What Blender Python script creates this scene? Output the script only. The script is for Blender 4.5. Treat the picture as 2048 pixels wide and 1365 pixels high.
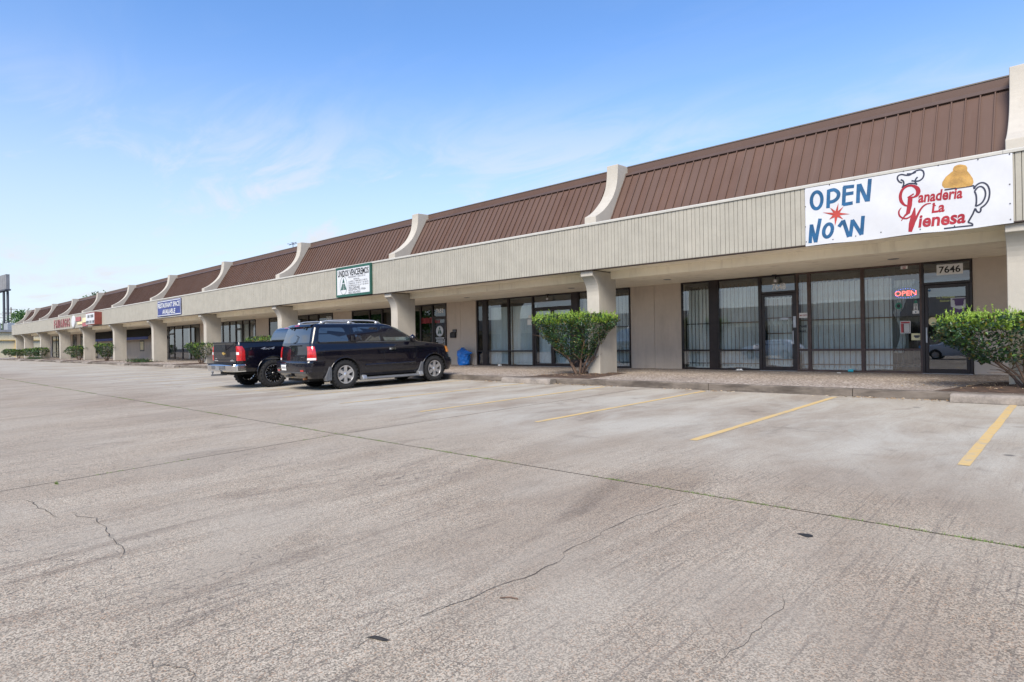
import bpy, bmesh, math, random
from mathutils import Vector, Matrix
random.seed(7)
R = math.radians
sc = bpy.context.scene
for o in list(bpy.data.objects): bpy.data.objects.remove(o)
C = sc.collection

# ------------------------------------------------------------------ camera
FPX, YAW, PITCH, ROLL = 1226.79, R(42.896), R(0.192), R(-0.898)
CAM = Vector((0, 0, 1.1815))
_fwd = Vector((-math.sin(YAW)*math.cos(PITCH), math.cos(YAW)*math.cos(PITCH), math.sin(PITCH)))
_rt = Vector((math.cos(YAW), math.sin(YAW), 0)); _up = _rt.cross(_fwd)
CR = math.cos(ROLL)*_rt + math.sin(ROLL)*_up
CU = -math.sin(ROLL)*_rt + math.cos(ROLL)*_up
cd = bpy.data.cameras.new('camera'); cam = bpy.data.objects.new('camera', cd); C.objects.link(cam)
cd.sensor_width = 36; cd.lens = 36*FPX/2048; cd.clip_end = 4000; cd.clip_start = .05
cam.matrix_world = Matrix(((CR.x, CU.x, -_fwd.x, CAM.x), (CR.y, CU.y, -_fwd.y, CAM.y), (CR.z, CU.z, -_fwd.z, CAM.z), (0, 0, 0, 1)))
sc.camera = cam
sc.render.resolution_x, sc.render.resolution_y = 1024, 682

# ------------------------------------------------------------------ sky, sun, exposure
SUN_EL, SUN_AZ = 44, 156          # azimuth: clockwise from +Y, direction towards the sun
w = bpy.data.worlds.new('World'); sc.world = w; w.use_nodes = True
nt = w.node_tree; N = nt.nodes; L = nt.links; N.clear()
wo = N.new('ShaderNodeOutputWorld'); bg = N.new('ShaderNodeBackground'); L.new(bg.outputs[0], wo.inputs[0])
sky = N.new('ShaderNodeTexSky'); sky.sky_type = 'NISHITA'; sky.sun_disc = False
sky.sun_elevation = R(SUN_EL); sky.sun_rotation = R(SUN_AZ); sky.air_density = 1.0; sky.dust_density = .25; sky.ozone_density = 3.0
bg.inputs['Strength'].default_value = .112
tc = N.new('ShaderNodeTexCoord'); sp = N.new('ShaderNodeSeparateXYZ'); L.new(tc.outputs['Generated'], sp.inputs[0])
def wm(op, a, b=None, c=None):
    n = N.new('ShaderNodeMath'); n.operation = op
    for i, v in enumerate((a, b, c)):
        if v is None: continue
        if isinstance(v, (int, float)): n.inputs[i].default_value = v
        else: L.new(v, n.inputs[i])
    return n.outputs[0]
zc = wm('MAXIMUM', sp.outputs['Z'], .0)
zd = wm('ADD', zc, .10)
cmb = N.new('ShaderNodeCombineXYZ'); L.new(wm('DIVIDE', sp.outputs['X'], zd), cmb.inputs[0]); L.new(wm('DIVIDE', sp.outputs['Y'], zd), cmb.inputs[1])
mp = N.new('ShaderNodeMapping'); L.new(cmb.outputs[0], mp.inputs[0]); mp.inputs['Rotation'].default_value = (0, 0, R(28)); mp.inputs['Scale'].default_value = (.55, 1.25, 1)
mp.inputs['Location'].default_value = (3.1, 1.7, 0)
def wnoise(scale, det, rough, dist, vec):
    n = N.new('ShaderNodeTexNoise'); n.inputs['Scale'].default_value = scale; n.inputs['Detail'].default_value = det
    n.inputs['Roughness'].default_value = rough; n.inputs['Distortion'].default_value = dist; L.new(vec, n.inputs['Vector']); return n.outputs['Fac']
big = wnoise(.95, 3, .5, .3, mp.outputs[0]); fine = wnoise(2.4, 10, .64, 1.1, mp.outputs[0])
cl = wm('ADD', wm('MULTIPLY', big, .55), wm('MULTIPLY', fine, .45))
mr = N.new('ShaderNodeMapRange'); mr.interpolation_type = 'SMOOTHSTEP'; L.new(cl, mr.inputs[0])
mr.inputs[1].default_value = .475; mr.inputs[2].default_value = .62; mr.inputs[3].default_value = 0; mr.inputs[4].default_value = .62
# thin high haze that thickens towards the horizon, all the way round
mh = N.new('ShaderNodeMapRange'); mh.interpolation_type = 'SMOOTHSTEP'; L.new(zc, mh.inputs[0])
mh.inputs[1].default_value = .0; mh.inputs[2].default_value = .47; mh.inputs[3].default_value = .82; mh.inputs[4].default_value = 0.0
lowc = N.new('ShaderNodeMapRange'); lowc.interpolation_type = 'SMOOTHSTEP'; L.new(zc, lowc.inputs[0])
lowc.inputs[1].default_value = .16; lowc.inputs[2].default_value = .40; lowc.inputs[3].default_value = 1.5; lowc.inputs[4].default_value = .06      # cirrus lies mostly low over the horizon
cov = wm('MULTIPLY', mr.outputs[0], lowc.outputs[0])
fac = wm('SUBTRACT', 1, wm('MULTIPLY', wm('SUBTRACT', 1, cov), wm('SUBTRACT', 1, mh.outputs[0])))
mx = N.new('ShaderNodeMix'); mx.data_type = 'RGBA'; L.new(fac, mx.inputs['Factor']); 
tint = N.new('ShaderNodeMix'); tint.data_type = 'RGBA'; tint.blend_type = 'MULTIPLY'; tint.inputs['Factor'].default_value = 1; tint.inputs['B'].default_value = (.72, .90, 1.08, 1)
L.new(sky.outputs[0], tint.inputs['A']); L.new(tint.outputs['Result'], mx.inputs['A'])
mx.inputs['B'].default_value = (3.35, 3.5, 3.75, 1)
L.new(mx.outputs['Result'], bg.inputs['Color'])
sd = bpy.data.lights.new('sun', 'SUN'); sun = bpy.data.objects.new('sun', sd); C.objects.link(sun)
sd.energy = 2.75; sd.angle = R(30); sd.color = (1, .90, .76)
_sv = Vector((math.sin(R(SUN_AZ))*math.cos(R(SUN_EL)), math.cos(R(SUN_AZ))*math.cos(R(SUN_EL)), math.sin(R(SUN_EL))))
sun.rotation_euler = _sv.to_track_quat('Z', 'Y').to_euler()
sc.view_settings.view_transform = 'Standard'; sc.view_settings.look = 'None'; sc.view_settings.gamma = 1
sc.view_settings.use_curve_mapping = False
sc.view_settings.exposure = 1.12
sc.render.engine = 'CYCLES'; sc.cycles.max_bounces = 8; sc.cycles.transparent_max_bounces = 12

# ------------------------------------------------------------------ pixel helpers (a pixel gives a direction, the plane it touches gives the distance)
def ray(u, v): return CR*((u-1024)/FPX) + CU*(-(v-682.5)/FPX) + _fwd
def at(u, v, x=None, y=None, z=None):
    d = ray(u, v)
    t = (x-CAM.x)/d.x if x is not None else (y-CAM.y)/d.y if y is not None else (z-CAM.z)/d.z
    return CAM + d*t
KERB_Y = 13.68
def gz(y):
    if y >= 4.9: return -.0145*(KERB_Y-min(y, KERB_Y))
    z = -.0145*(KERB_Y-4.9); return z-.030*(4.9-max(y, -2.0))
def ground(u, v):
    z = -.1
    for _ in range(25):
        p = at(u, v, z=z); z = gz(p.y)
    return at(u, v, z=z)
def zoom(ox, oy, s): return lambda a, b: (ox+a/s, oy+b/s)
def swz(y): return .158+(y-KERB_Y)*.0119      # walkway rises a little towards the shops

# ------------------------------------------------------------------ materials
MATS = {}
class NB:
    """small node-tree builder"""
    def __init__(s, name):
        s.m = bpy.data.materials.new(name); s.m.use_nodes = True; s.t = s.m.node_tree; s.n = s.t.nodes; s.l = s.t.links
        s.b = s.n['Principled BSDF']; s.out = s.n['Material Output']; MATS[name] = s.m
    def add(s, k, **kw):
        n = s.n.new(k)
        for a, v in kw.items(): setattr(n, a, v)
        return n
    def link(s, a, b): s.l.new(a, b)
    def coord(s, kind='Object', scale=(1, 1, 1), rot=(0, 0, 0)):
        t = s.add('ShaderNodeTexCoord'); m = s.add('ShaderNodeMapping'); s.link(t.outputs[kind], m.inputs[0])
        m.inputs['Scale'].default_value = scale; m.inputs['Rotation'].default_value = rot; return m.outputs[0]
    def world(s, scale=(1, 1, 1), rot=(0, 0, 0)):
        t = s.add('ShaderNodeNewGeometry'); m = s.add('ShaderNodeMapping'); s.link(t.outputs['Position'], m.inputs[0])
        m.inputs['Scale'].default_value = scale; m.inputs['Rotation'].default_value = rot; return m.outputs[0]
    def noise(s, vec, scale, det=4, rough=.55, dist=0):
        n = s.add('ShaderNodeTexNoise'); n.inputs['Scale'].default_value = scale; n.inputs['Detail'].default_value = det
        n.inputs['Roughness'].default_value = rough; n.inputs['Distortion'].default_value = dist; s.link(vec, n.inputs['Vector']); return n.outputs['Fac']
    def vor(s, vec, scale, feat='F1', out='Distance', rnd=1):
        n = s.add('ShaderNodeTexVoronoi', feature=feat); n.inputs['Scale'].default_value = scale; n.inputs['Randomness'].default_value = rnd
        s.link(vec, n.inputs['Vector']); return n.outputs[out]
    def mr(s, v, a, b, c=0, d=1):
        n = s.add('ShaderNodeMapRange', interpolation_type='SMOOTHSTEP'); s.link(v, n.inputs[0])
        for i, q in enumerate((a, b, c, d)): n.inputs[i+1].default_value = q
        return n.outputs[0]
    def math(s, op, a, b=0.0):
        n = s.add('ShaderNodeMath', operation=op)
        for i, v in enumerate((a, b)):
            if isinstance(v, (int, float)): n.inputs[i].default_value = v
            else: s.link(v, n.inputs[i])
        return n.outputs[0]
    def mix(s, f, a, b, mode='MIX'):
        n = s.add('ShaderNodeMix', data_type='RGBA', blend_type=mode)
        for k, v in (('Factor', f), ('A', a), ('B', b)):
            if isinstance(v, (int, float)): n.inputs[k].default_value = v
            elif isinstance(v, tuple): n.inputs[k].default_value = (*v[:3], 1)
            else: s.link(v, n.inputs[k])
        return n.outputs['Result']
    def bump(s, h, st=.3, d=.01):
        n = s.add('ShaderNodeBump'); n.inputs['Strength'].default_value = st; n.inputs['Distance'].default_value = d
        s.link(h, n.inputs['Height']); s.link(n.outputs[0], s.b.inputs['Normal'])
    def set(s, **kw):
        for k, v in kw.items():
            k = k.replace('_', ' ')
            if k not in s.b.inputs: continue
            i = s.b.inputs[k]
            if isinstance(v, (int, float)): i.default_value = v
            elif isinstance(v, tuple): i.default_value = (*v[:3], 1)
            else: s.link(v, i)
def simple(name, col, rough=.6, var=.12, scale=3, metal=0, coat=0, bump=0, bscale=60, spec=.5, dirt=None):
    b = NB(name); v = b.world()
    n = b.noise(v, scale, 5); n2 = b.noise(v, scale*9, 3)
    f = b.math('ADD', b.math('MULTIPLY', n, .7), b.math('MULTIPLY', n2, .3))
    lo = tuple(c*(1-var*1.6) for c in col); hi = tuple(min(1, c*(1+var)) for c in col)
    c = b.mix(b.mr(f, .3, .7), lo, hi)
    if dirt:
        s = b.noise(b.world((2.2, 2.2, .35)), 1.3, 6, .65); c = b.mix(b.mr(s, .50, .76, 0, dirt[1]), c, dirt[0]); s2 = b.noise(b.world((9, 9, .25)), 1.0, 5, .7); c = b.mix(b.mr(s2, .58, .80, 0, dirt[1]*.6), c, tuple(q*.6 for q in dirt[0]))
    b.set(Base_Color=c, Roughness=rough, Metallic=metal, Coat_Weight=coat, Coat_Roughness=.03, Specular_IOR_Level=spec)
    if bump: b.bump(b.noise(v, bscale, 4), bump, .01)
    return b.m

def concrete():
    b = NB('lot_concrete'); v = b.world()
    big = b.noise(v, .16, 5, .6, .4); mid = b.noise(b.world((1.1, .32, 1)), .8, 6, .62, .5)
    c = b.mix(b.mr(big, .36, .64), (.252, .210, .166), (.310, .272, .220))
    c = b.mix(b.mr(mid, .38, .68, 0, .75), c, (.365, .328, .272))
    m2 = b.noise(b.world((.9, .22, 1)), 1.7, 7, .68, .8); c = b.mix(b.mr(m2, .52, .74, 0, .7), c, (.175, .145, .116))
    # paler, worn strip in the bays in front of the shops
    sx = b.add('ShaderNodeSeparateXYZ'); b.link(v, sx.inputs[0])
    wy = b.mr(sx.outputs['Y'], 5.2, 8.0); wn = b.mr(b.noise(b.world((1, .45, 1)), .9, 7, .68, .5), .34, .66)
    c = b.mix(b.math('MULTIPLY', b.math('MULTIPLY', wy, wn), .58), c, (.46, .45, .40))
    # aggregate grains, showing stronger where the skin has worn off
    g1 = b.vor(v, 150, out='Color'); gs = b.add('ShaderNodeSeparateColor'); b.link(g1, gs.inputs[0])
    worn = b.mr(b.noise(v, .5, 4, .6), .3, .62, .35, 1)
    yw = b.mr(sx.outputs['Y'], 4.8, 7.5, 1, .3)
    k = b.math('MULTIPLY', worn, yw)
    grain = b.mix(b.mr(gs.outputs[0], .0, 1.0), (.36, .35, .33), (1.60, 1.56, 1.50))
    c = b.mix(b.math('MULTIPLY', k, .85), c, b.mix(1.0, c, grain, 'MULTIPLY'))
    c = b.mix(b.math('MULTIPLY', b.mr(gs.outputs[1], .88, .93), b.math('MULTIPLY', k, .6)), c, (.42, .27, .17))
    # broom grooves and crazing that run square to the shops
    br = b.noise(b.world((46, 1.1, 1)), 1, 3, .6, .35); c = b.mix(b.math('MULTIPLY', b.mr(br, .52, .70), b.math('MULTIPLY', k, .55)), c, (.105, .09, .08))
    cz = b.vor(b.world((9.5, 5.5, 1)), 1.0, 'DISTANCE_TO_EDGE'); wob = b.math('ADD', cz, b.math('MULTIPLY', b.noise(v, 22, 4), .10))
    msk = b.mr(b.noise(v, .42, 4, .6), .44, .62)
    c = b.mix(b.math('MULTIPLY', b.mr(wob, .052, .072, 1, 0), b.math('MULTIPLY', msk, b.math('MULTIPLY', yw, .75))), c, (.10, .085, .075))
    sp = b.noise(v, 1.15, 2, .5); spot = b.vor(v, .75); c = b.mix(b.math('MULTIPLY', b.mr(spot, .035, .06, 1, 0), .75), c, (.085, .078, .075))
    oil = b.noise(b.world((.55, .8, 1)), 1.6, 5, .6, .3); c = b.mix(b.math('MULTIPLY', b.mr(oil, .60, .74), b.math('MULTIPLY', wy, .55)), c, (.13, .105, .085))
    b.set(Base_Color=c, Roughness=.88, Specular_IOR_Level=.3)
    b.bump(b.math('ADD', b.math('MULTIPLY', gs.outputs[0], .5), b.math('MULTIPLY', br, -.9)), .55, .004)
    return b.m
concrete()
def aggregate():
    b = NB('exposed_aggregate'); v = b.world(); g = b.vor(v, 27, out='Color'); s = b.add('ShaderNodeSeparateColor'); b.link(g, s.inputs[0])
    d = b.vor(v, 27)
    c = b.mix(s.outputs[0], (.15, .115, .092), (.45, .385, .325)); c = b.mix(b.mr(s.outputs[1], .8, .9), c, (.56, .51, .46))
    c = b.mix(b.mr(d, .5, .75, 0, .8), c, (.11, .09, .075))
    st = b.noise(v, .7, 5); c = b.mix(b.mr(st, .45, .7, 0, .45), c, (.16, .13, .11))
    b.set(Base_Color=c, Roughness=.85); b.bump(d, -.6 if False else .5, .006); return b.m
aggregate()
def kerbmat():
    b = NB('kerb_concrete'); v = b.world(); s = b.add('ShaderNodeSeparateXYZ'); b.link(v, s.inputs[0])
    n = b.noise(b.world((1, 1, 4)), 1.4, 6, .65); c = b.mix(b.mr(n, .3, .7), (.062, .05, .04), (.18, .152, .125))
    n2 = b.noise(b.world((6, 6, 1)), 1.0, 5, .6); c = b.mix(b.mr(n2, .5, .75, 0, .6), c, (.085, .072, .062))
    b.set(Base_Color=c, Roughness=.9); b.bump(b.noise(v, 40, 5), .4, .01); return b.m
kerbmat()
def stripe_mat():
    b = NB('yellow_paint'); v = b.world(); n = b.noise(v, 9, 8, .72); n2 = b.noise(b.world((1, .3, 1)), 1.4, 4)
    c = b.mix(b.mr(n, .3, .7), (.53, .36, .14), (.57, .42, .19)); wear = b.math('ADD', b.math('MULTIPLY', n, .62), b.math('MULTIPLY', n2, .38))
    c = b.mix(b.mr(wear, .48, .60, 0, .72), c, (.34, .30, .24)); b.set(Base_Color=c, Roughness=.75); return b.m
stripe_mat()
def glass(name, tint, ior=1.75, rough=0.0):
    b = NB(name); b.n.remove(b.b)
    t = b.add('ShaderNodeBsdfTransparent'); t.inputs[0].default_value = (*tint, 1)
    g = b.add('ShaderNodeBsdfGlossy'); g.inputs['Roughness'].default_value = rough; g.inputs[0].default_value = (.95, .97, 1, 1)
    f = b.add('ShaderNodeFresnel'); f.inputs[0].default_value = ior
    m = b.add('ShaderNodeMixShader'); gn = b.add('ShaderNodeNewGeometry'); b.link(b.math('MULTIPLY', f.outputs[0], b.math('SUBTRACT', 1.0, gn.outputs['Backfacing'])), m.inputs[0]); b.link(t.outputs[0], m.inputs[1]); b.link(g.outputs[0], m.inputs[2])
    nz = b.noise(b.world(), .55, 2); bp = b.add('ShaderNodeBump'); bp.inputs['Strength'].default_value = .06; bp.inputs['Distance'].default_value = .02
    b.link(nz, bp.inputs['Height']); b.link(bp.outputs[0], g.inputs['Normal']); b.link(m.outputs[0], b.out.inputs[0]); return b.m
glass('shop_glass', (.90, .94, .94), 2.3); glass('dark_glass', (.16, .19, .18), 1.9); glass('lamp_lens', (.8, .8, .8), 1.5)
def leafmat(name, cols, trans=.25):
    b = NB(name); g = b.add('ShaderNodeNewGeometry'); r = b.add('ShaderNodeValToRGB'); b.link(g.outputs['Random Per Island'], r.inputs[0])
    e = r.color_ramp.elements
    while len(e) < len(cols): e.new(.5)
    for i, c in enumerate(cols): e[i].position = i/(len(cols)-1); e[i].color = (*c, 1)
    b.set(Base_Color=r.outputs[0], Roughness=.42, Specular_IOR_Level=.5)
    tr = b.add('ShaderNodeBsdfTranslucent'); b.link(r.outputs[0], tr.inputs[0]); m = b.add('ShaderNodeMixShader'); m.inputs[0].default_value = trans
    b.link(b.b.outputs[0], m.inputs[1]); b.link(tr.outputs[0], m.inputs[2]); b.link(m.outputs[0], b.out.inputs[0]); return b.m
leafmat('leaf_dark', [(.009, .024, .014), (.015, .042, .022), (.030, .080, .022), (.020, .058, .034), (.085, .175, .024), (.016, .045, .024), (.20, .15, .03)])
leafmat('leaf_new', [(.17, .30, .03), (.27, .44, .05), (.38, .52, .09), (.22, .38, .04)], .35)
leafmat('leaf_tree', [(.03, .08, .02), (.06, .14, .03), (.10, .20, .04)])
leafmat('grass_blade', [(.10, .19, .03), (.16, .26, .05), (.20, .22, .07)])
leafmat('dry_leaf', [(.25, .14, .06), (.42, .28, .14), (.55, .46, .33), (.16, .09, .05)], .05)
def cloth(name, col, trans=.35):
    b = NB(name); n = b.noise(b.world((3, 3, .4)), 2, 4); c = b.mix(b.mr(n, .3, .7), tuple(q*.86 for q in col), col); b.set(Base_Color=c, Roughness=.9, Specular_IOR_Level=.1)
    tr = b.add('ShaderNodeBsdfTranslucent'); b.link(c, tr.inputs[0]); m = b.add('ShaderNodeMixShader'); m.inputs[0].default_value = trans
    b.link(b.b.outputs[0], m.inputs[1]); b.link(tr.outputs[0], m.inputs[2]); b.link(m.outputs[0], b.out.inputs[0]); return b.m
cloth('curtain_cloth', (.92, .93, .92), .12); cloth('blind_vinyl', (.80, .86, .88), .15)
def emit(name, col, st):
    b = NB(name); b.set(Base_Color=col, Emission_Color=col, Emission_Strength=st); return b.m
emit('led_red', (1, .09, .06), 2.2); emit('led_blue', (.12, .15, 1), 1.6)
STUCCO = (.50, .465, .405)
simple('stucco', (.43, .40, .345), .85, .06, .8, bump=.25, bscale=45, dirt=((.30, .26, .21), .35))
simple('fascia_paint', (.335, .318, .268), .75, .06, 2.5, bump=.1, bscale=30, dirt=((.40, .37, .31), .45))
simple('fascia_groove', (.17, .155, .13), .9)
simple('trim_paint', (.42, .41, .37), .7, .06, 2)
simple('soffit_paint', (.89, .82, .66), .85, .05, .6, bump=.1, bscale=40, dirt=((.42, .34, .25), .4))
simple('wall_tan', (.55, .465, .38), .85, .05, .7, bump=.35, bscale=30, dirt=((.30, .25, .20), .35))
def roofmat():
    b = NB('brown_metal'); v = b.world(); n = b.noise(v, .5, 5, .6); oi = b.add('ShaderNodeObjectInfo')
    c = b.mix(b.mr(n, .3, .7), (.096, .055, .040), (.122, .073, .055)); c = b.mix(b.math('MULTIPLY', oi.outputs['Random'], .8), c, (.112, .074, .06))
    st = b.noise(b.world((8, 1, .5)), 1, 5, .65); c = b.mix(b.mr(st, .55, .8, 0, .35), c, (.16, .115, .095))
    b.set(Base_Color=c, Roughness=.55, Specular_IOR_Level=.25); return b.m
roofmat()
simple('ridge_metal', (.15, .135, .115), .6, .1, 2); simple('brown_trim', (.075, .046, .036), .6, .1, 2); simple('drip_brown', (.045, .030, .024), .7)
simple('bronze_frame', (.022, .014, .013), .38, .25, 4); simple('frame_brown', (.085, .052, .042), .5, .2, 6, dirt=((.16, .11, .09), .5))
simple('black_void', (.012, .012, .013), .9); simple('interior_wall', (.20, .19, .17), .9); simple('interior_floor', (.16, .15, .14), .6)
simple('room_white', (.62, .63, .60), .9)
simple('bar_brown', (.22, .13, .085), .6); simple('soil', (.075, .045, .03), .95, .35, 6, bump=.8, bscale=25, dirt=((.03, .02, .015), .6))
simple('bark', (.16, .105, .075), .9, .3, 12, bump=.6, bscale=40)
simple('vinyl_white', (.53, .54, .56), .45, .03, 1.2); simple('ink_blue', (.010, .085, .20), .5, .2, 5); simple('ink_red', (.30, .008, .018), .5, .12, 4)
simple('ink_star', (.42, .05, .035), .5); simple('ink_navy', (.018, .022, .045), .5); simple('ink_black', (.012, .012, .014), .5)
simple('bread_tan', (.42, .24, .055), .55, .22, 7); simple('bread_line', (.45, .24, .07), .55)
simple('sign_green', (.018, .085, .062), .5); simple('sign_white', (.56, .58, .60), .45, .03); simple('banner_blue', (.035, .05, .20), .5, .15, 2)
simple('paper_white', (.78, .78, .76), .7, .04); simple('paper_yellow', (.72, .68, .40), .7); simple('paper_red', (.40, .05, .06), .6); simple('paper_green', (.05, .24, .17), .6)
simple('paper_purple', (.10, .06, .16), .6); simple('paper_cream', (.70, .60, .36), .6); simple('ink_lime', (.55, .62, .22), .6); simple('ink_pink', (.55, .08, .25), .6)
simple('letter_red', (.34, .075, .085), .4); simple('letter_side', (.10, .03, .03), .5); simple('marquee_red', (.22, .05, .035), .5)
simple('awning_blue', (.015, .04, .22), .6); simple('metal_grey', (.42, .43, .44), .4, .15, 6, metal=.7); simple('pole_dark', (.055, .06, .075), .6)
simple('pylon_panel', (.20, .20, .205), .6, .1, .6); simple('cream_wall', (.64, .57, .40), .85, .08, .4, dirt=((.45, .38, .25), .5)); simple('roof_grey', (.26, .27, .29), .7)
simple('pipe_yellow', (.62, .40, .06), .6); simple('bag_blue', (.010, .17, .60), .35, .2, 5, bump=.3, bscale=18); simple('cup_cyan', (.03, .45, .55), .4)
simple('stop_concrete', (.24, .21, .18), .9, .25, 3, bump=.4, bscale=40); simple('asphalt', (.055, .054, .052), .9, .2, 1); simple('joint_soil', (.055, .048, .035), .95, .3, 5); simple('crack_dark', (.075, .063, .052), .95)
# vehicle materials
def paint(name, col, rough=.22):
    b = NB(name); v = b.world(); n = b.noise(v, 14, 6, .7); s = b.add('ShaderNodeSeparateXYZ'); b.link(v, s.inputs[0])
    dust = b.math('MULTIPLY', b.mr(n, .45, .75), b.mr(s.outputs['Z'], .15, 1.1, .10, .012))
    b.set(Base_Color=b.mix(dust, col, (.35, .31, .27)), Roughness=rough, Coat_Weight=.9, Coat_Roughness=.02, Specular_IOR_Level=.22); return b.m
paint('paint_black', (.003, .003, .008)); paint('paint_white', (.72, .73, .74), .3)
simple('car_glass', (.012, .015, .017), .03, .05, coat=1.0, spec=1.0); MATS['car_glass'].node_tree.nodes['Principled BSDF'].inputs['IOR'].default_value = 1.62; simple('car_glass_front', (.05, .075, .075), .03, .5, 4, coat=1.0, spec=1.0); MATS['car_glass_front'].node_tree.nodes['Principled BSDF'].inputs['IOR'].default_value = 1.62
simple('rubber', (.016, .016, .017), .82, .2, 20, bump=.25, bscale=50); simple('alloy', (.62, .62, .63), .28, .08, 8, metal=.75); simple('rim_black', (.008, .008, .009), .18, coat=1)
simple('chrome', (.72, .73, .74), .12, .03, metal=1); simple('plastic_black', (.014, .014, .015), .55); simple('plastic_grey', (.11, .115, .125), .5); simple('underbody', (.010, .010, .010), .9)
simple('lamp_red', (.50, .012, .014), .12, .25, 25, coat=1); simple('lamp_clear', (.75, .74, .74), .12, .1, 30, coat=1); simple('lamp_amber', (.70, .27, .06), .15, .2, 20, coat=1)
simple('gold', (.62, .42, .12), .3, metal=.6); simple('rack_silver', (.52, .53, .54), .32, metal=.6); simple('rust', (.20, .09, .04), .9)

# ------------------------------------------------------------------ mesh helpers
def tag(o, label=None, cat=None, group=None, kind=None):
    for k, v in (('label', label), ('category', cat), ('group', group), ('kind', kind)):
        if v: o[k] = v
    return o
def link(name, me, parent=None, mat=None, smooth=False):
    o = bpy.data.objects.new(name, me); C.objects.link(o)
    if parent is not None: o.parent = parent
    if mat is not None:
        for m in (mat if isinstance(mat, (list, tuple)) else [mat]): me.materials.append(MATS[m] if isinstance(m, str) else m)
    if smooth and me: me.polygons.foreach_set('use_smooth', [True]*len(me.polygons))
    return o
def empty(name, loc=(0, 0, 0), rot=(0, 0, 0)):
    o = bpy.data.objects.new(name, None); C.objects.link(o); o.location = loc; o.rotation_euler = rot; o.empty_display_size = .2; return o
class MB:
    def __init__(s): s.v = []; s.f = []; s.mi = []
    def add(s, vs, fs, mi=0):
        k = len(s.v); s.v += [tuple(q) for q in vs]; s.f += [tuple(i+k for i in f) for f in fs]; s.mi += [mi]*len(fs); return s
    def box(s, x0, x1, y0, y1, z0, z1, mi=0):
        return s.add([(x0, y0, z0), (x1, y0, z0), (x1, y1, z0), (x0, y1, z0), (x0, y0, z1), (x1, y0, z1), (x1, y1, z1), (x0, y1, z1)],
                     [(0, 3, 2, 1), (4, 5, 6, 7), (0, 1, 5, 4), (1, 2, 6, 5), (2, 3, 7, 6), (3, 0, 4, 7)], mi)
    def prism(s, pts, fn0, fn1, mi=0):
        """extrude polygon pts (a,b) between two mappings"""
        n = len(pts); vs = [fn0(*p) for p in pts]+[fn1(*p) for p in pts]
        return s.add(vs, [tuple(range(n))[::-1], tuple(range(n, 2*n))]+[(i, (i+1) % n, n+(i+1) % n, n+i) for i in range(n)], mi)
    def tube(s, pts, rad, n=6, mi=0, cap=True):
        pts = [Vector(p) for p in pts]; rs = rad if isinstance(rad, (list, tuple)) else [rad]*len(pts); rings = []
        for i, p in enumerate(pts):
            d = (pts[min(i+1, len(pts)-1)]-pts[max(i-1, 0)]).normalized(); a = d.cross(Vector((0, 0, 1)) if abs(d.z) < .9 else Vector((1, 0, 0))).normalized(); b = d.cross(a)
            rings.append([p+(a*math.cos(t*2*math.pi/n)+b*math.sin(t*2*math.pi/n))*rs[i] for t in range(n)])
        vs = [q for r in rings for q in r]; fs = []
        for i in range(len(pts)-1):
            for t in range(n): fs.append((i*n+t, i*n+(t+1) % n, (i+1)*n+(t+1) % n, (i+1)*n+t))
        if cap: fs += [tuple(range(n))[::-1], tuple(range((len(pts)-1)*n, len(pts)*n))]
        return s.add(vs, fs, mi)
    def lathe(s, prof, fn, n=32, mi=0, closed=False):
        """prof: (r, h); fn(x, y, h)->point"""
        vs = []
        for r, h in prof:
            for t in range(n): a = 2*math.pi*t/n; vs.append(fn(r*math.cos(a), r*math.sin(a), h))
        m = len(prof); fs = []
        for i in range(m if closed else m-1):
            j = (i+1) % m
            for t in range(n): fs.append((i*n+t, i*n+(t+1) % n, j*n+(t+1) % n, j*n+t))
        return s.add(vs, fs, mi)
    def grid(s, fn, nu, nv, mi=0, flip=False):
        vs = [fn(i/nu, j/nv) for j in range(nv+1) for i in range(nu+1)]; fs = []
        for j in range(nv):
            for i in range(nu):
                a = j*(nu+1)+i; f = (a, a+1, a+nu+2, a+nu+1); fs.append(f[::-1] if flip else f)
        return s.add(vs, fs, mi)
    def mesh(s, name='m', fix=False):
        me = bpy.data.meshes.new(name); me.from_pydata(s.v, [], s.f); me.polygons.foreach_set('material_index', s.mi)
        if fix:
            bm = bmesh.new(); bm.from_mesh(me); bmesh.ops.remove_doubles(bm, verts=bm.verts, dist=1e-5); bmesh.ops.recalc_face_normals(bm, faces=bm.faces); bm.to_mesh(me); bm.free()
        me.update(); return me
    def build(s, name, mat, parent=None, smooth=False, fix=False, bevel=0, ang=None):
        o = link(name, s.mesh(name, fix), parent, mat, smooth)
        if ang is not None: 
            o.data.polygons.foreach_set('use_smooth', [True]*len(o.data.polygons)); o.data.set_sharp_from_angle(angle=R(ang))
        if bevel:
            m = o.modifiers.new('bevel', 'BEVEL'); m.width = bevel; m.segments = 2; m.limit_method = 'ANGLE'; m.angle_limit = R(35)
        return o
def catmull(p, k=6, closed=False):
    p = [Vector(q) for q in p]; out = []; n = len(p)
    for i in range(n if closed else n-1):
        g = (lambda j: p[j % n]) if closed else (lambda j: p[max(0, min(n-1, j))])
        a, b, c, d = g(i-1), g(i), g(i+1), g(i+2)
        for t in range(k):
            t /= k; out.append(.5*((2*b)+(c-a)*t+(2*a-5*b+4*c-d)*t*t+(3*b-a-3*c+d)*t**3))
    if not closed: out.append(p[-1])
    return out
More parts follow.
